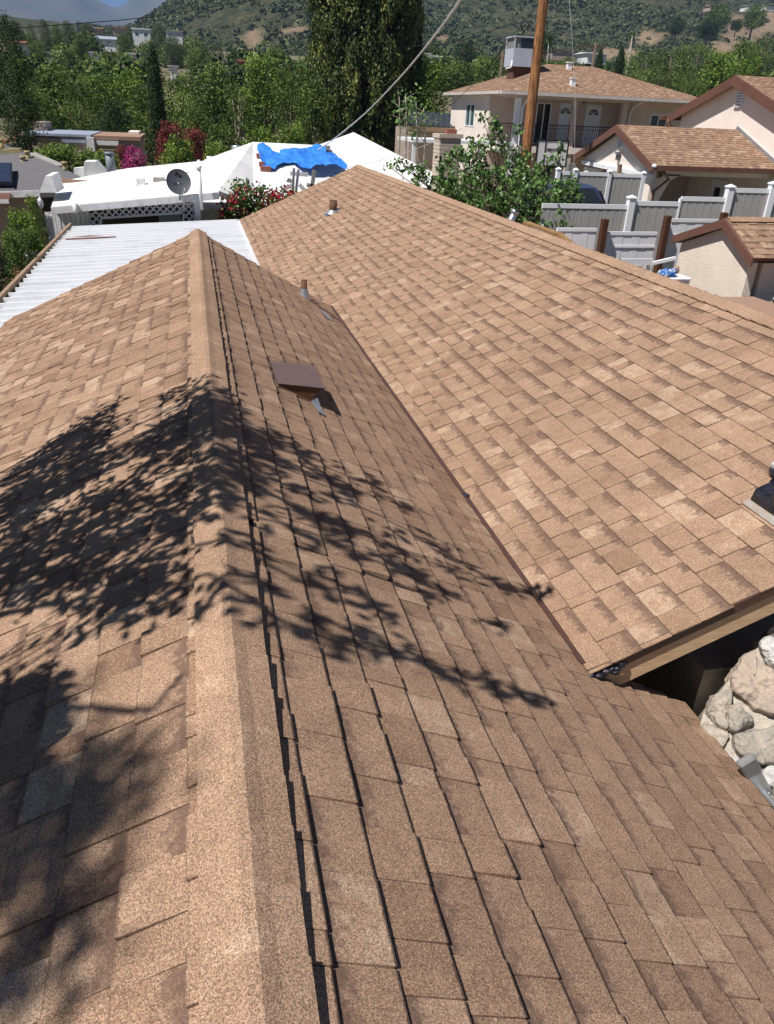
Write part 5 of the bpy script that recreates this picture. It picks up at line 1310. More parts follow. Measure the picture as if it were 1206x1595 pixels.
# --- framed white board before the balcony
bb = thing('backboard', atY(862, 262, 30), 'white panelled board in black frame beside the utility pole', 'backboard')
a_, c_ = atY(834, 258, 30), atY(886, 220, 30); x0, x1, z0_, z1_ = a_.x, c_.x, a_.z, c_.z
for i, (u0_, u1_, v0_, v1_) in enumerate(((.02, .24, .03, .97), (.28, .74, .70, .97), (.28, .74, .03, .64), (.78, .98, .03, .97))):
    MB().box(x0+(x1-x0)*u0_, x0+(x1-x0)*u1_, 30, 30.03, z0_+(z1_-z0_)*v0_, z0_+(z1_-z0_)*v1_).build('panel', M_whitepaint, bb)
b = MB()
for q in ((x0-.03, x1+.03, z0_-.03, z0_+.01), (x0-.03, x1+.03, z1_-.01, z1_+.03), (x0-.03, x0+.01, z0_+.01, z1_-.01), (x1-.01, x1+.03, z0_+.01, z1_-.01)): b.box(q[0], q[1], 29.98, 30.05, q[2], q[3])
b.box(x0+(x1-x0)*.25, x0+(x1-x0)*.27, 29.98, 30.05, z0_-.03, z1_); b.box(x0+(x1-x0)*.75, x0+(x1-x0)*.77, 29.98, 30.05, z0_, z1_); b.box(x0+(x1-x0)*.27, x0+(x1-x0)*.75, 29.98, 30.05, z0_+(z1_-z0_)*.65, z0_+(z1_-z0_)*.69)
b.build('frame', M_black, bb)
MB().box((x0+x1)/2-.06, (x0+x1)/2+.06, 30.06, 30.2, 1.0, z0_+.3).build('stand', M_black, bb)
for i, (x0p, x1p, y0p, y1p, lb) in enumerate([(886, 898, 255, 262, 'dark window unit under the framed white board')]):
    p0, p1 = atY(x0p, y1p, 31), atY(x1p, y0p, 31); b = MB(); b.box(p0.x, p1.x, 31, 31.3, p0.z-.3, p1.z); tag(b.build('window_unit', M_greyplastic), lb, 'window unit')

# --- utility pole and wires
pole = thing('utility_pole', (10.0, 24.0, 0.6), 'reddish brown wooden utility pole beside the leafy tree', 'pole')
b = MB(); b.tube([(10, 24, .2), (10, 24, 4), (10.0, 24, 8), (10.0, 24, 11.5)], [.165, .155, .135, .12], 18); b.build('shaft', M_pole, pole, True)
b = MB(); pr = atY(830, 38, 23.84); b.tube([pr+V(-.28, 0, .12), pr+V(-.36, 0, -.03), pr+V(-.24, 0, -.2), pr+V(-.12, 0, -.03), pr+V(-.2, 0, .1)], .022, 6); b.build('wire_loop', M_black, pole, True)
MB().box(9.0, 11.0, 23.8, 23.9, 10.6, 10.75).build('crossarm', M_pole, pole)
def wire(name, pts, r, m, label):
    P = []
    for i in range(len(pts)-1):
        for k in range(10):
            t = k/10; p0, p1, p2, p3 = pts[max(i-1, 0)], pts[i], pts[i+1], pts[min(i+2, len(pts)-1)]
            P.append(.5*((2*p1)+(p2-p0)*t+(2*p0-5*p1+4*p2-p3)*t*t+(3*p1-p0-3*p2+p3)*t**3))
    P.append(pts[-1]); b = MB(); b.tube(P, r, 6); return tag(b.build(name, m, smooth=True), label, 'cable')
wire('service_cable', [atY(760, -70, 8.5), atY(717, 0, 10.5), atY(672, 62, 13.5), atY(620, 124, 17.5), atY(565, 180, 22), atY(510, 224, 25.5), atY(470, 247, 25.2), atY(428, 268, 24.0)], .017, M_cable, 'thick pale service cable swooping down to the white roof')
wire('overhead_wire', [atY(-40, 48, 30), atY(130, 36, 31), atY(250, 24, 32), atY(430, -6, 33)], .014, M_black, 'topmost dark overhead wire at the upper left')
wire('overhead_wire', [atY(120, 146, 34), atY(240, 133, 35), atY(370, 113, 36), atY(520, 90, 37)], .014, M_black, 'dark wire crossing the green trees behind the slim cypress')
wire('overhead_wire', [atY(826, 33, 24), atY(780, 43, 27), atY(710, 65, 30), atY(640, 72, 33)], .012, M_black, 'dark wire leaving the pole towards the large conifer')
wire('overhead_wire', [atY(690, 175, 34), atY(740, 128, 31), atY(790, 68, 28), atY(850, -10, 25)], .010, M_black, 'thin wire slanting across the two storey house corner')
wire('overhead_wire', [atY(893, 300, 22), atY(896, 180, 22.5), atY(893, 90, 23), atY(886, -10, 23.5)], .004, M_cable, 'fine pale wire hanging before the balcony')
wire('roof_wire', [atY(415, 278, 24.6), atY(540, 262, 25), atY(640, 235, 26), atY(720, 200, 28)], .009, M_cable, 'thin wire across the white roof under the tarp corner')
# ================================================================== trees and shrubs
PROTO = {}
def proto(kind, fm, seed, asp):
    """unit-radius tree of height 2*asp: crown and trunk meshes, leaves not stretched"""
    asp = round(asp*5)/5; key = (kind, fm.name, seed, asp)
    if key in PROTO: return PROTO[key]
    bark = M_bark; hh = 2*asp
    if kind == 'round':
        z0 = .24*hh; L = crown_lumps(.76, .76, z0, hh-.26, int(22+16*asp), .36, seed, squash=.8); C, T = lumps_points(L, 1000, .62)
        cm = (C, T, .088, .060, .5, 0.0); tk = (.78*hh, .06, bark, 8)
    elif kind == 'open':
        z0 = .30*hh; L = crown_lumps(.80, .80, z0, hh-.22, int(26+20*asp), .25, seed, squash=.7); C, T = lumps_points(L, 700, .3)
        cm = (C, T, .10, .065, .3, 0.0); tk = (.8*hh, .075, M_palebark, 14)
    elif kind == 'weep':
        z0 = .18*hh; L = crown_lumps(.78, .78, z0, hh-.25, int(40+26*asp), .21, seed, squash=1.5); C, T = lumps_points(L, 800, .35)
        cm = (C, T, .11, .042, .3, 1.4); tk = (.7*hh, .055, bark, 10)
    elif kind == 'column':
        L = crown_lumps(.50, .50, .3, hh-.35, int(34*asp), .42, seed, taper=lambda t: 1.0 if t < .82 else max(.06, 1-(t-.82)/.19), squash=1.6); C, T = lumps_points(L, 420, .5)
        cm = (C, T, .20, .10, 0.0, -2.5); tk = (.7*hh, .10, bark, 0)
    elif kind == 'pine':
        z0 = .34*hh; L = crown_lumps(.80, .80, z0, hh-.16, int(20+18*asp), .30, seed, squash=.6); C, T = lumps_points(L, 1150, .55)
        cm = (C, T, .085, .034, .8, 0.0); tk = (.85*hh, .05, bark, 16)
    else:
        z0 = .10*hh; L = crown_lumps(.72, .72, z0+.2, hh-.24, int(20+20*asp), .33, seed, squash=.85); C, T = lumps_points(L, 820, .5)
        cm = (C, T, .11, .075, .4, 0.0); tk = (.5*hh, .05, bark, 6)
    C, T, a_, b_, ub, dr = cm; FN = LUMP_N; C[:, 2] = np.clip(C[:, 2], .02, hh+.03)
    if kind != 'column': T = T+.10*(C[:, 2]/hh-.5)*0
    PROTO[key] = (leaves_mesh('crown', fm, C, T, a_, b_, ub*.6, droop=dr, face=FN), trunk_mesh('trunk', tk[0], tk[1], L, tk[2], seed, tk[3]), hh)
    return PROTO[key]
def tree(kind, fm, px, ptop, d, wpx, label, cat='tree', group=None, seed=1, name=None, rot=None, zb=None, depth=1.0):
    p = atY(px, ptop, d); zb = gz(p.x, d) if zb is None else zb
    w_ = (atY(px+wpx/2, ptop, d)-atY(px-wpx/2, ptop, d)).length
    h = max(p.z-zb, .5)
    cm, tm_, hh = proto(kind, fm, seed, max(h/w_, .4))
    root = thing(name or {'column': 'cypress_tree', 'pine': 'pine_tree', 'bush': 'shrub'}.get(kind, 'leafy_tree'), (p.x, d, zb), label, cat, group, rot if rot is not None else random.uniform(0, 6.28))
    root.scale = (w_/2, w_/2*depth, h/hh)
    link('crown', cm, root); link('trunk', tm_, root)
    return root
G_ROW = 'trees behind the white roofed house'
tree('round', F_dark, 0, 12, 36, 78, 'dark drooping tree cut by the left edge of the photo', group=G_ROW, seed=4)
tree('round', F_mid, 82, 92, 62, 112, 'broad green tree right of the dark edge tree', group=G_ROW, seed=2)
tree('round', F_green, 28, 84, 74, 60, 'olive topped tree behind the dark edge tree', group=G_ROW, seed=3)
tree('round', F_green, 152, 108, 58, 84, 'light green tree behind the flat roofed building', group=G_ROW, seed=2)
tree('round', F_green, 196, 100, 68, 90, 'light green tree just left of the slim cypress', group=G_ROW, seed=5)
tree('column', F_dark, 236, 68, 38, 34, 'slim dark cypress standing alone before the green trees', rot=.4, seed=3)
tree('round', F_green, 277, 108, 62, 84, 'light green drooping tree right of the slim cypress', group=G_ROW, seed=6)
tree('round', F_mid, 333, 96, 66, 96, 'dense green tree left of the pale trunk', group=G_ROW, seed=7)
tree('open', F_mid, 368, 128, 52, 62, 'open green tree with a pale forked trunk', group=G_ROW, seed=3)
tree('round', F_green, 412, 80, 70, 96, 'tall bright tree left of the big conifer, farther one', group=G_ROW, seed=8)
tree('weep', F_mid, 452, 92, 50, 96, 'drooping green tree touching the big conifer', group=G_ROW, seed=9)
tree('round', F_mid, 300, 150, 48, 60, 'low dark green tree above the red shrub', group=G_ROW, seed=8)
tree('round', F_mid, 120, 120, 54, 70, 'dark green tree low behind the flat roofed building', group=G_ROW, seed=3)
tree('round', F_mid, 226, 128, 56, 70, 'shaded green tree behind the slim cypress', group=G_ROW, seed=6)
tree('round', F_mid, 50, 128, 52, 80, 'shaded tree above the tiled corner roof', group=G_ROW, seed=5)
tree('round', F_dark, 176, 150, 50, 70, 'low dark tree above the hedge', group=G_ROW, seed=7)
tree('round', F_mid, 484, 110, 58, 70, 'green tree half hidden by the big conifer', group=G_ROW, seed=4)
tree('bush', F_mid, 345, 188, 42, 80, 'green shrub mass below the pale trunk', 'shrub', seed=5)
tree('bush', F_green, 405, 188, 36, 90, 'yellow green shrub behind the white roof crest', 'shrub', seed=3)
tree('bush', F_green, 455, 186, 36, 70, 'green shrub at the foot of the big conifer', 'shrub', seed=4)
tree('bush', F_red, 264, 183, 36, 66, 'dark red leaved shrub right of the slim cypress', 'shrub', seed=2)
tree('bush', F_red, 302, 194, 35, 62, 'second dark red shrub behind the round green bush', 'shrub', seed=6)
tree('bush', F_green, 276, 205, 31, 84, 'round green bush behind the dish', 'shrub', seed=7)
tree('bush', F_green, 335, 216, 31, 60, 'yellow green bush right of the round bush', 'shrub', seed=8)
tree('bush', F_mag, 206, 222, 30.5, 60, 'magenta bougainvillea behind the grey flue', 'bougainvillea', seed=3)
tree('bush', F_red, 190, 222, 32.5, 40, 'brownish red shrub left of the magenta flowers', 'shrub', seed=9)
for i, (x, t_, lb) in enumerate([(72, 220, 'leftmost clump of the hedge behind the grey roof'), (104, 221, 'second clump of the hedge from the left'), (136, 226, 'third clump of the hedge, beside the white pillar'), (164, 230, 'right end clump of the hedge by the flue')]):
    tree('bush', F_green, x, t_, 32.5, 84, lb, 'hedge', 'hedge behind the grey roof', seed=2+i)
# round green tree right of the conifer, thicket behind the two-storey house, pines
tree('round', F_green, 672, 86, 60, 78, 'round bright green tree between the big conifer and the two storey house', seed=3)
tree('round', F_mid, 718, 92, 120, 60, 'mid green tree behind the hip roof corner', group='trees behind the hip roof', seed=4)
tree('round', F_mid, 765, 84, 130, 64, 'mid green tree left of the cooler', group='trees behind the hip roof', seed=2)
tree('round', F_mid, 650, 82, 140, 50, 'mid green tree peeking above the round bright tree', group='trees behind the hip roof', seed=5)
tree('round', F_dark, 722, 60, 210, 44, 'dark rounded oak on the rise left of the cooler', seed=6)
tree('column', F_dark, 937, 74, 105, 15, 'left of the two thin cypresses behind the hip roof', group='thin cypresses', seed=3)
tree('column', F_dark, 970, 70, 100, 17, 'right of the two thin cypresses behind the hip roof', group='thin cypresses', seed=3)
G_P = 'pines behind the pink house'
for i, (x, t_, d, w_, f_, k, lb) in enumerate([(1010, 72, 118, 80, F_mid, 'pine', 'leftmost spreading pine behind the hip roof end'), (1052, 66, 112, 90, F_mid, 'pine', 'tallest spreading pine left of the pink gable'), (1030, 98, 96, 80, F_mid, 'pine', 'lower front pine above the hip roof eave'), (1092, 62, 122, 80, F_mid, 'pine', 'pine above the left barge board of the pink gable'), (1128, 74, 104, 70, F_green, 'round', 'olive tree over the pink gable peak'), (1168, 80, 98, 80, F_green, 'weep', 'drooping yellow green tree over the pink roof'), (1200, 50, 128, 60, F_mid, 'pine', 'pine cut by the right edge of the photo'), (1075, 108, 92, 60, F_mid, 'pine', 'dark pine filling the notch by the pink gable')]):
    tree(k, f_, x, t_, d, w_, lb, group=G_P, seed=2+i % 4)
# big conifer: plumes sweeping upwards
bc = atY(566, 215, 62); zb = gz(bc.x, 62)
root = thing('conifer_tree', (bc.x, 62, zb), 'huge dense olive green conifer rising out of the top of the photo', 'tree')
Rr = random.Random(12); L = []
for i in range(760):
    t = Rr.random()**.85; z = .3+t*16.5; rad = 4.25*(1-.10*t)*min(1, .70+t*1.3) if t < .6 else 4.25*(.94-(t-.6)*1.1)
    a = Rr.random()*6.283; q = rad*Rr.uniform(.80, 1.0)
    s = Rr.uniform(.28, .50); L.append(((math.cos(a)*q, math.sin(a)*q, z), (s, s, s*Rr.uniform(1.6, 2.8)), Rr.uniform(.2, .85)))
for i in range(160):
    t = Rr.random(); z = .6+t*14; a = Rr.random()*6.283; q = Rr.uniform(.5, 3.2); L.append(((math.cos(a)*q, math.sin(a)*q, z), (1.2, 1.2, 1.6), .15))
C, T = lumps_points(L, 520, .5)
link('crown', leaves_mesh('crown', F_olive, C, T, .27, .11, 0, droop=-2.0, face=LUMP_N), root)
b = MB(); b.tube([(0, 0, -.4), (0, 0, 7), (0, 0, 15)], [.45, .35, .1], 10); link('trunk', b.mesh('trunk', M_bark, None, True), root)
# dead-looking young trees before the conifer
for i, (x, t_, lb) in enumerate([(622, 150, 'left thin bare stem beside the big conifer'), (632, 146, 'tallest thin bare stem beside the big conifer'), (648, 158, 'right thin stem with a few leaves before the metal roof'), (660, 168, 'leaning thin stem before the metal roof')]):
    p0 = atY(x-2+i, 258, 30); p1 = atY(x, t_, 30); t = thing('young_tree', p0, lb, 'tree', 'thin stems beside the conifer')
    b = MB(); b.tube([p0-V(0, 0, 1), p0.lerp(p1, .5)+V(.05, 0, 0), p1], [.05, .035, .012], 6)
    Cn = []
    for k in range(7):
        s_ = p0.lerp(p1, .45+.08*k); e_ = s_+V(random.uniform(-.5, .5), random.uniform(-.3, .3), random.uniform(.1, .4)); b.tube([s_, e_], [.015, .006], 5); Cn.append(e_); Cn.append(s_.lerp(e_, .6))
    b.build('trunk', M_palebark, t, True)
    Cn = np.array([c[:] for c in Cn]); idx = rng.integers(0, len(Cn), 110 if i >= 2 else 45); PP = Cn[idx]+rng.normal(size=(len(idx), 3))*.14
    me = leaves_mesh('crown', F_glossy, PP-np.array(world_loc(t)), rng.random(len(idx))*.7+.3, .13, .08, .2); link('crown', me, t)

# sparse broad-leaved tree behind the main ridge
pt = thing('pear_tree', (7.2, 17.2, .6), 'sparse glossy leaved tree behind the main ridge before the pole', 'tree')
blobs = [(690, 300, 17, 30), (660, 270, 17.2, 16), (632, 262, 17.2, 7), (622, 250, 17.3, 6), (720, 270, 17, 26), (745, 240, 17, 22), (770, 215, 17.1, 16), (778, 195, 17.1, 10), (735, 300, 16.6, 34), (770, 290, 16.8, 34), (800, 300, 16.6, 36), (840, 305, 16.6, 34), (870, 310, 16.5, 28), (890, 330, 16.6, 20), (820, 270, 17, 24), (850, 260, 17, 16), (868, 240, 17, 9), (790, 330, 16.3, 34), (840, 345, 16.3, 36), (870, 360, 16.2, 24), (760, 325, 16.2, 26), (705, 320, 16.6, 22), (715, 245, 17.1, 12), (800, 245, 17.1, 18), (880, 285, 16.6, 14), (895, 300, 16.5, 10), (810, 205, 17.2, 8), (755, 190, 17.2, 7), (905, 375, 16.2, 8), (925, 372, 16.2, 6), (740, 325, 16.4, 22), (676, 306, 16.8, 14), (690, 262, 17, 9), (610, 262, 17.2, 5), (645, 285, 17, 8), (655, 300, 16.9, 7)]
R = random.Random(31); LC = []; LT = []; tw = MB()
trunk_base = V(7.4, 17.1, .6); fork = V(7.3, 17.0, 2.3)
tw.tube([trunk_base-V(0, 0, .3), trunk_base.lerp(fork, .5)+V(.05, 0, 0), fork], [.11, .09, .07], 10)
for (x, y, d, r) in blobs:
    c = atY(x, y, d); rm = r*d/FPX*1.22
    mid = fork.lerp(c, .5)+V(0, 0, -.18); tw.tube([fork, mid, c], [.035, .022, .008], 6)
    for k in range(int(r*r*.062)+1):
        dv_ = V(R.gauss(0, 1), R.gauss(0, 1), R.gauss(0, 1)).normalized()*rm*R.uniform(.4, 1.05); e = c+dv_
        tw.tube([c.lerp(e, .15), c.lerp(e, .6)+V(0, 0, .03), e], [.007, .005, .003], 4, cap=False)
        for q in range(R.randint(4, 8)):
            LC.append((e+V(R.gauss(0, .055), R.gauss(0, .055), R.gauss(0, .055)))[:]); LT.append(R.uniform(.15, .95))
tw.build('trunk', mat('grey_twig', (0.20, 0.16, 0.125), .9), pt, True)
# leaf with six corners, folded along the midrib
def broad_leaves(C, T, ln, wd, m, droop):
    n = len(C); C = np.array(C); a = rng.normal(size=(n, 3)); a[:, 2] -= droop; a /= np.linalg.norm(a, axis=1)[:, None]
    r = rng.normal(size=(n, 3)); bb_ = np.cross(a, r); bb_ /= np.linalg.norm(bb_, axis=1)[:, None]; nn = np.cross(a, bb_)
    l = ln*rng.uniform(.7, 1.25, (n, 1)); w_ = wd*rng.uniform(.75, 1.2, (n, 1))
    vs = np.stack([C-a*l*.5, C-a*l*.1+bb_*w_*.5+nn*w_*.15, C+a*l*.25+bb_*w_*.38+nn*w_*.12, C+a*l*.5-nn*l*.08, C+a*l*.25-bb_*w_*.38+nn*w_*.12, C-a*l*.1-bb_*w_*.5+nn*w_*.15], 1)
    f = np.array([[0, 1, 2, 3], [0, 3, 4, 5]])
    F = (f[None]+(np.arange(n)*6)[:, None, None]).reshape(-1, 4)
    me = bpy.data.meshes.new('crown'); me.from_pydata(vs.reshape(-1, 3).tolist(), [], F.tolist()); me.update()
    at = me.attributes.new('tone', 'FLOAT', 'FACE'); at.data.foreach_set('value', np.repeat(np.clip(T, 0, 1), 2).astype(np.float32)); me.materials.append(m)
    return me
o = link('crown', broad_leaves(np.array(LC)-np.array(world_loc(pt)), np.array(LT), .088, .072, F_glossy, .9), pt)

# bougainvillea at the corner of the white house
bo = thing('bougainvillea', (1.6, 21.0, 0), 'red flowering bougainvillea beside the main roof gable', 'bougainvillea')
LC = []; FC = []; R = random.Random(8); st = MB()
for (x, y, r, fl_) in [(352, 335, 12, .7), (365, 318, 15, .35), (385, 325, 18, .3), (400, 312, 16, .3), (380, 302, 12, .25), (415, 330, 18, .35), (430, 318, 14, .5), (445, 308, 12, .7), (455, 303, 8, .6), (360, 340, 14, .8), (395, 340, 18, .2), (405, 298, 9, .5), (368, 292, 8, .1), (352, 305, 8, .15), (425, 305, 10, .5), (440, 330, 14, .3), (385, 290, 8, .1)]:
    c = atY(x, y, 21+R.uniform(-.2, .3)); rm = r*21/FPX*1.15; st.tube([V(c.x*.6+.6, 21.1, 0), V(c.x*.8+.3, 21, 1.4), c], [.03, .02, .006], 5)
    for k in range(int(r*r*1.0)+20):
        q = c+V(R.gauss(0, .5), R.gauss(0, .5), R.gauss(0, .5))*rm
        (FC if R.random() < fl_*(.4+.9*(noise.noise(q*3.2)+.5)) else LC).append(q[:])
st.build('stems', M_bark, bo, True)
w0 = np.array(world_loc(bo))
link('foliage', broad_leaves(np.array(LC)-w0, rng.random(len(LC)), .085, .055, F_glossy, .2), bo)
link('flowers', broad_leaves(np.array(FC)-w0, rng.random(len(FC)), .075, .065, F_crim, 0), bo)
# shrubs at the left below the grey house
for i, (x, t_, d, w_, f_, lb) in enumerate([(28, 322, 18.0, 78, F_green, 'large yellow green shrub left of the patio cover'), (12, 352, 15.5, 70, F_mid, 'green shrub low at the left edge'), (48, 300, 20.5, 44, F_green, 'wispy shrub against the white corner post'), (-12, 372, 14.5, 60, F_dark, 'dark shrub cut by the left edge'), (40, 352, 17, 50, F_mid, 'shrub beside the brick topped wall')]):
    tree('bush', f_, x, t_, d, w_, lb, 'shrub', 'shrubs left of the patio cover', seed=2+i % 5, zb=-.3)
# agave-like potted things on the old fence rail
pr_ = thing('plant_rail', atY(52, 400, 17.2), 'rail with two white hanging pots left of the patio cover', 'plant rail')
b = MB(); b.bar(atY(38, 395, 17.1), atY(78, 393, 17.1), .04, .04); b.build('rail', M_woodold, pr_)
for x in (46, 58): c = atY(x, 401, 17.1); b = MB(); b.tube([c+V(0, 0, .10), c, c-V(0, 0, .09)], [.08, .085, .05], 12); b.build('pot', M_whitepaint, pr_, True)
c = atY(68, 390, 17.1); me = leaves_mesh('plant', F_green, np.array([c[:]])+rng.normal(size=(40, 3))*.06-np.array(world_loc(pr_)), rng.random(40)*.5+.5, .1, .04); link('foliage', me, pr_)
for x in (63, 118): c = atY(x, 316 if x < 100 else 325, 20.5); b = MB(); b.blob(c, (.07, .07, .13), x, .3, 2); tag(b.build('hanging_pot', M_whitepaint, smooth=True), 'cream pot hanging at the white corner post' if x < 100 else 'cream pot hanging under the lean-to eave', 'pot')

# far trees, told apart by what stands beside them
G_F = 'trees on the far rise'
far = [('round', F_grey, 8, 32, 215, 22, 'leftmost of the tall far trees under the mountains'), ('round', F_grey, 24, 30, 225, 22, 'second tall far tree from the left'), ('weep', F_mid, 46, 34, 210, 20, 'slim far tree left of the pale hillside houses'), ('round', F_grey, 66, 28, 220, 22, 'tall far tree above the white gabled house, left side'), ('round', F_mid, 85, 36, 200, 24, 'far tree left of the white gabled house'), ('round', F_grey, 104, 30, 230, 26, 'far tree behind the white gabled house'), ('round', F_mid, 122, 50, 190, 28, 'far tree in front of the white gabled house'), ('round', F_grey, 136, 32, 240, 30, 'far tree with crown against the mountain foot'), ('round', F_mid, 108, 74, 165, 34, 'far tree below the white gabled house'), ('round', F_mid, 190, 50, 230, 26, 'far olive tree right of the white gabled house'), ('weep', F_mid, 200, 44, 260, 20, 'far tree left of the flat white house'), ('round', F_grey, 268, 52, 205, 40, 'far dark eucalyptus right of the slim cypress'), ('round', F_mid, 305, 72, 160, 46, 'far green tree before the brushy hill foot'), ('round', F_grey, 250, 34, 270, 36, 'far brownish tree at the hill foot'), ('weep', F_grey, 338, 66, 170, 30, 'far tree left of the red roofs'), ('round', F_mid, 58, 60, 185, 34, 'far dark tree above the broad green tree'), ('round', F_mid, 165, 78, 170, 34, 'far tree above the light green trees'), ('round', F_mid, 20, 62, 190, 36, 'far tree behind the edge tree'), ('round', F_grey, 230, 78, 180, 40, 'far tree behind the slim cypress tip'), ('round', F_mid, 430, 70, 190, 40, 'far tree left of the big conifer'), ('round', F_dark, 850, 44, 210, 34, 'dark rounded tree right of the utility pole'), ('round', F_dark, 1058, 25, 380, 28, 'dark oak on the bare slope at upper right'), ('round', F_dark, 1108, 26, 370, 36, 'wide dark oak on the bare slope at upper right'), ('round', F_dark, 1150, 28, 375, 20, 'small round oak near the upper right corner'), ('round', F_mid, 1180, 4, 420, 40, 'tree beside the hilltop houses at upper right'), ('round', F_mid, 1125, 2, 430, 40, 'tree left of the hilltop houses at upper right'), ('round', F_mid, 1165, 58, 150, 60, 'tree behind the drooping tree at right'), ('round', F_mid, 890, 84, 150, 40, 'shrubby tree behind the hip roof crest'), ('bush', F_grey, 905, 96, 140, 30, 'grey green shrub behind the hip roof crest')]
for i, (k, f_, x, t_, d, w_, lb) in enumerate(far):
    p = atY(x, t_, d); zb_ = None
    if d > 360: zb_ = p.z-(w_*d/FPX)*1.0
    tree(k, f_, x, t_, d, w_, lb, group=G_F, seed=2+i % 4, zb=zb_)
# palms
def palm(px, ptop, d, wpx, label):
    p = atY(px, ptop, d); zb_ = gz(p.x, d); t = thing('palm_tree', (p.x, d, zb_), label, 'tree'); h = p.z-zb_; rr = wpx*d/FPX/2
    b = MB(); b.tube([(0, 0, -.3), (.1, 0, h*.5), (0, 0, h-rr*.5)], [.3, .22, .2], 8); link('trunk', b.mesh('trunk', M_palebark, None, True), t)
    b = MB()
    for k in range(42):
        a = random.uniform(0, 6.28); e = random.uniform(-.9, 1.2); L_ = rr*random.uniform(.8, 1.1); c0 = V(0, 0, h-rr*.5); dr_ = V(math.cos(a)*math.cos(e), math.sin(a)*math.cos(e), math.sin(e)); m1 = c0+dr_*L_*.6; e1 = c0+dr_*L_+V(0, 0, -.25*L_)
        sd_ = V(-math.sin(a), math.cos(a), 0)*L_*.12; b.add([c0, m1+sd_, e1, m1-sd_], [(0, 1, 2, 3)], random.uniform(.1, .7))
    link('crown', b.mesh('crown', F_mid), t)
palm(856, 58, 170, 28, 'palm tree beside the dark tree right of the pole'); palm(986, 50, 190, 16, 'thin palm above the right cypress')
# far-off wood: one mass
R = random.Random(77); L = []
while len(L) < 230:
    y = R.uniform(85, 350); x = R.uniform(-.32, .95)*y
    q = to_px((x, y, gz(x, y)))
    if q is None or (690 < q[0] < 1060 and y < 120): continue
    if 330 < q[0] < 480 and y > 190: continue
    r_ = R.uniform(1.6, 3.4)*(1 if y < 200 else 1.25); L.append(((x, y, gz(x, y)+r_*.7), (r_, r_, r_*R.uniform(.8, 1.1)), R.uniform(.1, .7)))
C, T = lumps_points(L, 150, .7)
tag(link('woodland', leaves_mesh('woodland', F_mid, C, T, .7, .5, .3, face=LUMP_N)), 'distant scrubby woodland filling the valley between the houses', 'woodland', kind='stuff')

# ================================================================== far houses
def far_house(px, pbase, d, wpx, hpx, wall, roof, label, hip=False, flat=False, name='hillside_house', depth=7.0):
    c = atY(px, pbase, d); w_ = wpx*d/FPX*.98; h = hpx*d/FPX*.62; t = thing(name, (c.x, d, c.z), label, 'house', 'houses on the far rise')
    x0, x1 = c.x-w_/2, c.x+w_/2; wh_ = h*(.62 if not flat else .9); z0, zt_ = c.z-1.6, c.z+wh_
    MB().box(x0, x1, d, d+depth, z0, zt_).build('wall', wall, t)
    if flat: MB().box(x0-.3, x1+.3, d-.3, d+depth+.3, zt_, zt_+h*.1).build('roof', roof, t)
    else:
        k = w_*.22 if hip else 0; zr2 = c.z+h; b = MB(); ex = .5
        b.add([(x0-ex, d-ex, zt_), (x1+ex, d-ex, zt_), (x1+ex, d+depth+ex, zt_), (x0-ex, d+depth+ex, zt_), (x0-ex+k, d+depth/2, zr2), (x1+ex-k, d+depth/2, zr2)], [(0, 1, 5, 4), (2, 3, 4, 5), (1, 2, 5), (3, 0, 4), (3, 2, 1, 0)])
        b.build('roof', roof, t)
    n_ = max(2, int(w_/3.0))
    for i in range(n_):
        xc = x0+w_*(i+.5)/n_; ww = min(1.4, w_/n_*.45); zc_ = c.z+wh_*.55; hh_ = wh_*.3
        o = MB().box(xc-ww/2, xc+ww/2, d-.06, d-.02, zc_-hh_/2, zc_+hh_/2).build('window', M_white, t)
        MB().box(xc-ww/2+.1, xc+ww/2-.1, d-.08, d-.062, zc_-hh_/2+.1, zc_+hh_/2-.1).build('pane', M_dark, o)
    return t
wp, dw = M_whitepaint, M_dirtwall
far_house(160, 70, 270, 32, 17, wp, M_bluegrey, 'white gabled house on the far rise under the mountains')
far_house(221, 62, 285, 22, 20, wp, M_whitepaint, 'flat topped white house right of the gabled one', flat=True)
far_house(145, 88, 215, 16, 10, wp, M_greyroof, 'small white house below the gabled house')
far_house(113, 82, 230, 13, 7, dw, M_flatroof, 'small tan roofed house left of the white gabled one', hip=True)
far_house(73, 86, 200, 10, 6, wp, M_whitepaint, 'tiny white shed roof among the far trees at left', flat=True)
far_house(24, 72, 215, 20, 11, wp, M_terracotta, 'cream house at the far left under the tall trees')
far_house(207, 92, 200, 15, 13, wp, M_greyroof, 'white house with dark roof near the slim cypress tip')
far_house(205, 106, 165, 22, 14, wp, M_concrete, 'pale house just above the light green trees', flat=True)
far_house(272, 58, 250, 20, 11, wp, M_concrete, 'white house at the foot of the brushy hill', flat=True)
far_house(270, 109, 150, 10, 8, wp, M_whitepaint, 'tiny white house right of the cypress', flat=True)
far_house(152, 48, 300, 10, 7, dw, M_flatroof, 'tan house high above the gabled house')
far_house(186, 46, 300, 16, 6, dw, M_terracotta, 'long tan house under the mountain foot', hip=True)
far_house(400, 92, 190, 16, 10, M_terracotta, M_terracotta, 'orange roofed house on the bare spur', hip=True)
far_house(378, 99, 175, 14, 8, M_terracotta, M_terracotta, 'lower orange roofed house before the bare spur', hip=True)
far_house(650, 80, 230, 22, 13, wp, M_terracotta, 'red tiled house right of the big conifer', hip=True)
far_house(692, 94, 210, 34, 10, wp, M_concrete, 'long pale roofed house above the round bright tree', hip=True)
far_house(655, 87, 215, 30, 6, wp, M_whitepaint, 'white flat house before the red tiled one', flat=True)
far_house(930, 88, 200, 30, 9, wp, M_whitepaint, 'white roofed house behind the thin cypresses')
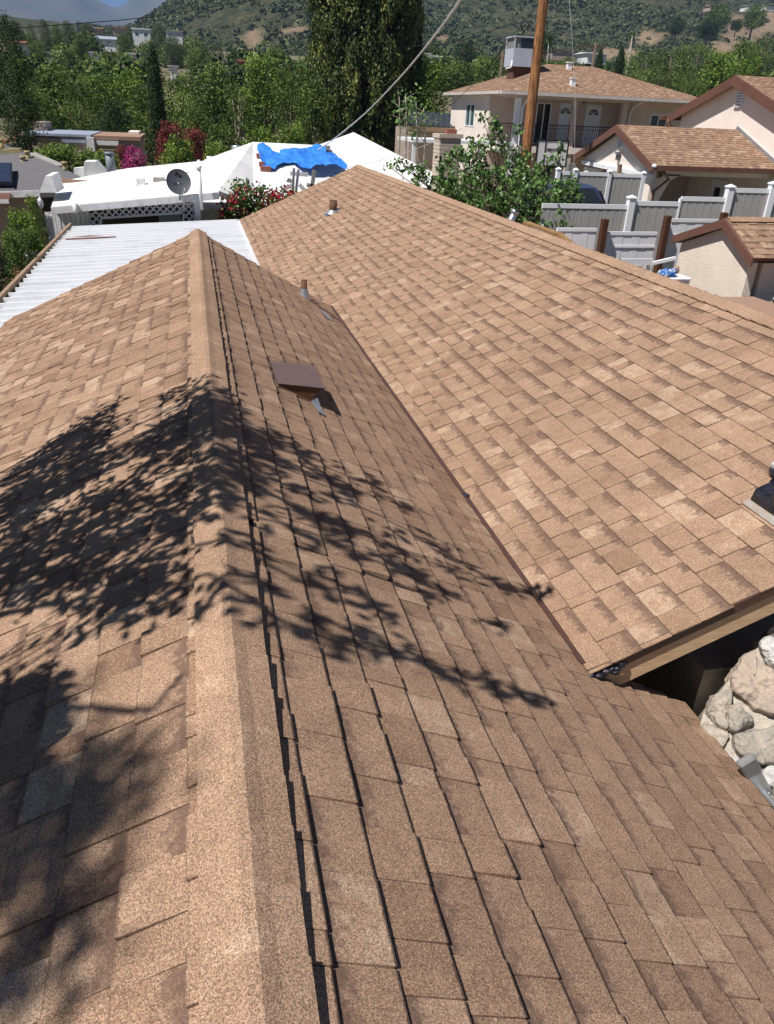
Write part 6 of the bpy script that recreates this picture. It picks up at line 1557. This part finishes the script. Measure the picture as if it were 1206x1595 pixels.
far_house(880, 84, 220, 40, 6, dw, M_flatroof, 'long low tan house right of the pole', flat=True)
far_house(1112, 12, 440, 10, 6, dw, M_flatroof, 'tan house on the hilltop at upper right', hip=True)
far_house(1172, 12, 440, 14, 6, wp, M_flatroof, 'pale house on the hilltop near the right edge', hip=True)
far_house(1200, 12, 440, 14, 6, wp, M_greyroof, 'hilltop house cut by the right edge', hip=True)
# distant utility pole
dp = atY(922, 110, 90); t = thing('utility_pole', (dp.x, 90, gz(dp.x, 90)), 'distant utility pole with crossarm behind the hip roof', 'pole'); tz = atY(922, 66, 90).z
b = MB(); b.tube([(dp.x, 90, gz(dp.x, 90)-.3), (dp.x, 90, tz)], .16, 8); b.build('shaft', M_bark, t, True); MB().box(dp.x-2.2, dp.x+1.1, 89.9, 90.05, tz-.5, tz-.3).build('crossarm', M_bark, t)
dp = atY(780, 115, 95); t = thing('utility_pole', (dp.x, 95, gz(dp.x, 95)), 'distant utility pole left of the cooler', 'pole'); tz = atY(781, 82, 95).z
b = MB(); b.tube([(dp.x, 95, gz(dp.x, 95)-.3), (dp.x, 95, tz)], .16, 8); b.build('shaft', M_bark, t, True); MB().box(dp.x-1.0, dp.x+1.0, 94.9, 95.05, tz-.5, tz-.35).build('crossarm', M_bark, t)

# ================================================================== the tree left of the roof whose leaf shade falls on it
st_ = thing('shade_tree', (-5.6, 2.6, 0), 'leafy tree just left of the roof, seen by its dappled shade', 'tree')
def roof_pt(px, py):
    p = atP(px, py, (-ML, 0, 1), ZR)
    if p.x <= 0: return p
    return atP(px, py, (MR, 0, 1), ZR)
def inside(x, y, poly):
    r_ = False; j = len(poly)-1
    for i in range(len(poly)):
        (xi, yi), (xj, yj) = poly[i], poly[j]
        if (yi > y) != (yj > y) and x < (xj-xi)*(y-yi)/(yj-yi)+xi: r_ = not r_
        j = i
    return r_
R = random.Random(19); LC = []; br = MB(); hub = V(-4.6, 2.6, 5.2)
br.tube([V(-5.6, 2.6, -.3), V(-5.5, 2.6, 2.5), V(-5.0, 2.6, 4.2), hub], [.20, .16, .13, .10], 10)
def spray(c, ax, n_, sp):
    """a leafy twig: narrow leaves fanning from an axis"""
    for k in range(n_):
        q = c+ax*R.uniform(-.5, .5)*sp+V(R.gauss(0, 1), R.gauss(0, 1), R.gauss(0, 1))*sp*.26
        LC.append((q[:], (ax+V(R.gauss(0, .6), R.gauss(0, .6), R.gauss(0, .6))).normalized()[:]))
POLYS = [([(0, 800), (50, 715), (120, 665), (215, 608), (250, 612), (300, 592), (305, 800), (303, 900), (255, 960), (180, 950), (150, 985), (110, 1010), (80, 1060), (40, 1120), (0, 1180)], 370, 2.15, 0.0),
         ([(0, 1090), (60, 1060), (130, 1055), (190, 1040), (290, 1035), (293, 1105), (225, 1115), (170, 1100), (120, 1130), (70, 1150), (0, 1210)], 84, 2.3, 0),
         ([(0, 1120), (90, 1110), (170, 1150), (230, 1215), (190, 1280), (140, 1330), (115, 1400), (75, 1450), (50, 1590), (0, 1590)], 78, 7.2, 0),
         ([(300, 600), (345, 610), (372, 680), (385, 760), (330, 800), (300, 800)], 70, 2.9, 0)]
ENDS = []
for poly, n_, lift, _ in POLYS:
    xs_ = [p[0] for p in poly]; ys_ = [p[1] for p in poly]; pts = [roof_pt(*p) for p in poly]
    k = 0; x0, x1, y0, y1 = min(p.x for p in pts), max(p.x for p in pts), min(p.y for p in pts), max(p.y for p in pts)
    tries = 0
    while k < n_ and tries < 20000:
        tries += 1
        sx, sy = R.uniform(x0, x1), R.uniform(y0, y1); p = V(sx, sy, zl(sx) if sx < 0 else zr_(sx)); q = to_px(p)
        if q is None or not inside(q[0], q[1], poly): continue
        if noise.noise(V(sx*2.6, sy*2.6, 4.4)) < -.22: continue
        c = p-LDIR*(lift+R.uniform(-.15, .6)); ax = V(R.uniform(.2, 1), R.uniform(-.7, .7), R.uniform(-.3, .5)).normalized()
        spray(c, ax, R.randint(8, 13) if lift < 4 else R.randint(10, 18), .19 if lift < 4 else .30)
        if k % 3 == 0: ENDS.append(c)
        k += 1
    # limbs to a few forks, then thin twigs
    forks = [e for i, e in enumerate(ENDS) if i % 14 == 5]
    for f_ in forks:
        f2_ = f_.lerp(hub, .22)+V(0, 0, -.05); m1 = hub.lerp(f2_, .45)+V(R.uniform(-.1, .1), R.uniform(-.25, .25), .28); m2 = hub.lerp(f2_, .75)+V(0, R.uniform(-.15, .15), .16)
        br.tube([hub, m1, m2, f2_, f_], [.030, .022, .016, .010, .003], 6, cap=False)
        for e in ENDS:
            if (e-f_).length < .75 and min(forks, key=lambda q: (q-e).length) is f_:
                s_ = f2_.lerp(f_, R.uniform(0, .6)); br.tube([s_, s_.lerp(e, .5)+V(0, R.uniform(-.05, .05), .05), e], [.007, .005, .002], 4, cap=False)
    ENDS.clear()
LINES = [([(330, 630), (430, 690), (540, 745), (650, 788)], 3.0), ([(330, 715), (470, 800), (600, 850), (720, 895), (832, 926)], 3.0), ([(340, 790), (480, 830), (600, 885), (690, 925), (742, 948)], 3.0), ([(400, 870), (480, 915), (560, 930), (610, 960)], 3.0),
         ([(330, 900), (420, 960), (520, 1000), (620, 1025), (690, 1045), (760, 1062), (842, 1086)], 3.0), ([(340, 660), (450, 735), (540, 775), (600, 770)], 3.0), ([(480, 720), (560, 790), (640, 830), (690, 868)], 3.0), ([(240, 1110), (262, 1080), (288, 1050)], 3.0)]
for ln, lift in LINES:
    P = [roof_pt(*p)-LDIR*lift for p in ln]
    br.tube([hub]+[hub.lerp(P[0], .6)+V(0, 0, .3)]+P, [.03, .02]+[.010-.006*i/len(P) for i in range(len(P))], 6)
    for i in range(len(P)-1):
        seg = (P[i+1]-P[i]); m_ = max(2, int(seg.length/.075))
        for k in range(m_):
            c = P[i]+seg*((k+R.random())/m_)+V(R.gauss(0, .05), R.gauss(0, .08), R.gauss(0, .05)); ax = (seg.normalized()+V(R.gauss(0, .5), R.gauss(0, .8), R.gauss(0, .4))).normalized()
            if noise.noise(c*2.5) > -.30: spray(c, ax, R.randint(8, 13), .11)
# more foliage of the same tree, up and to the left
for k in range(420):
    c = hub+V(R.gauss(-1.6, .8), R.gauss(.2, 1.2), R.gauss(1.6, .9)); spray(c, V(R.gauss(0, 1), R.gauss(0, 1), R.gauss(0, 1)).normalized(), 10, .2)
br.build('trunk', M_bark, st_, True)
C = np.array([c for c, a in LC])-np.array(world_loc(st_)); A = np.array([a for c, a in LC]); n_ = len(C)
rr = rng.normal(size=(n_, 3))*.55+np.array(LDIR)          # blades roughly face the light
Bv = np.cross(A, rr); Bv /= np.linalg.norm(Bv, axis=1)[:, None]+1e-9
l = .085*rng.uniform(.7, 1.3, (n_, 1)); w_ = .032*rng.uniform(.8, 1.3, (n_, 1))
vs = np.stack([C-A*l*.5, C+Bv*w_*.5, C+A*l*.5, C-Bv*w_*.5], 1).reshape(-1, 3)
me = bpy.data.meshes.new('crown'); me.from_pydata(vs.tolist(), [], np.arange(4*n_).reshape(-1, 4).tolist()); me.update()
at = me.attributes.new('tone', 'FLOAT', 'FACE'); at.data.foreach_set('value', rng.random(n_).astype(np.float32)); me.materials.append(F_mid)
link('crown', me, st_)

# ================================================================== air
hz = bpy.data.materials.new('haze_air'); hz.use_nodes = True; N = hz.node_tree.nodes; N.clear()
out = N.new('ShaderNodeOutputMaterial'); pv = N.new('ShaderNodeVolumePrincipled')
pv.inputs['Color'].default_value = (0.36, 0.57, 1.0, 1); pv.inputs['Density'].default_value = 1.3e-4; pv.inputs['Anisotropy'].default_value = 0.0
hz.node_tree.links.new(pv.outputs[0], out.inputs['Volume'])
b = MB(); b.box(-7100, 7100, -400, 9100, -4.0, 1100)
o = b.build('haze', hz); tag(o, 'thin blue haze in the air towards the mountains', 'haze', kind='stuff')
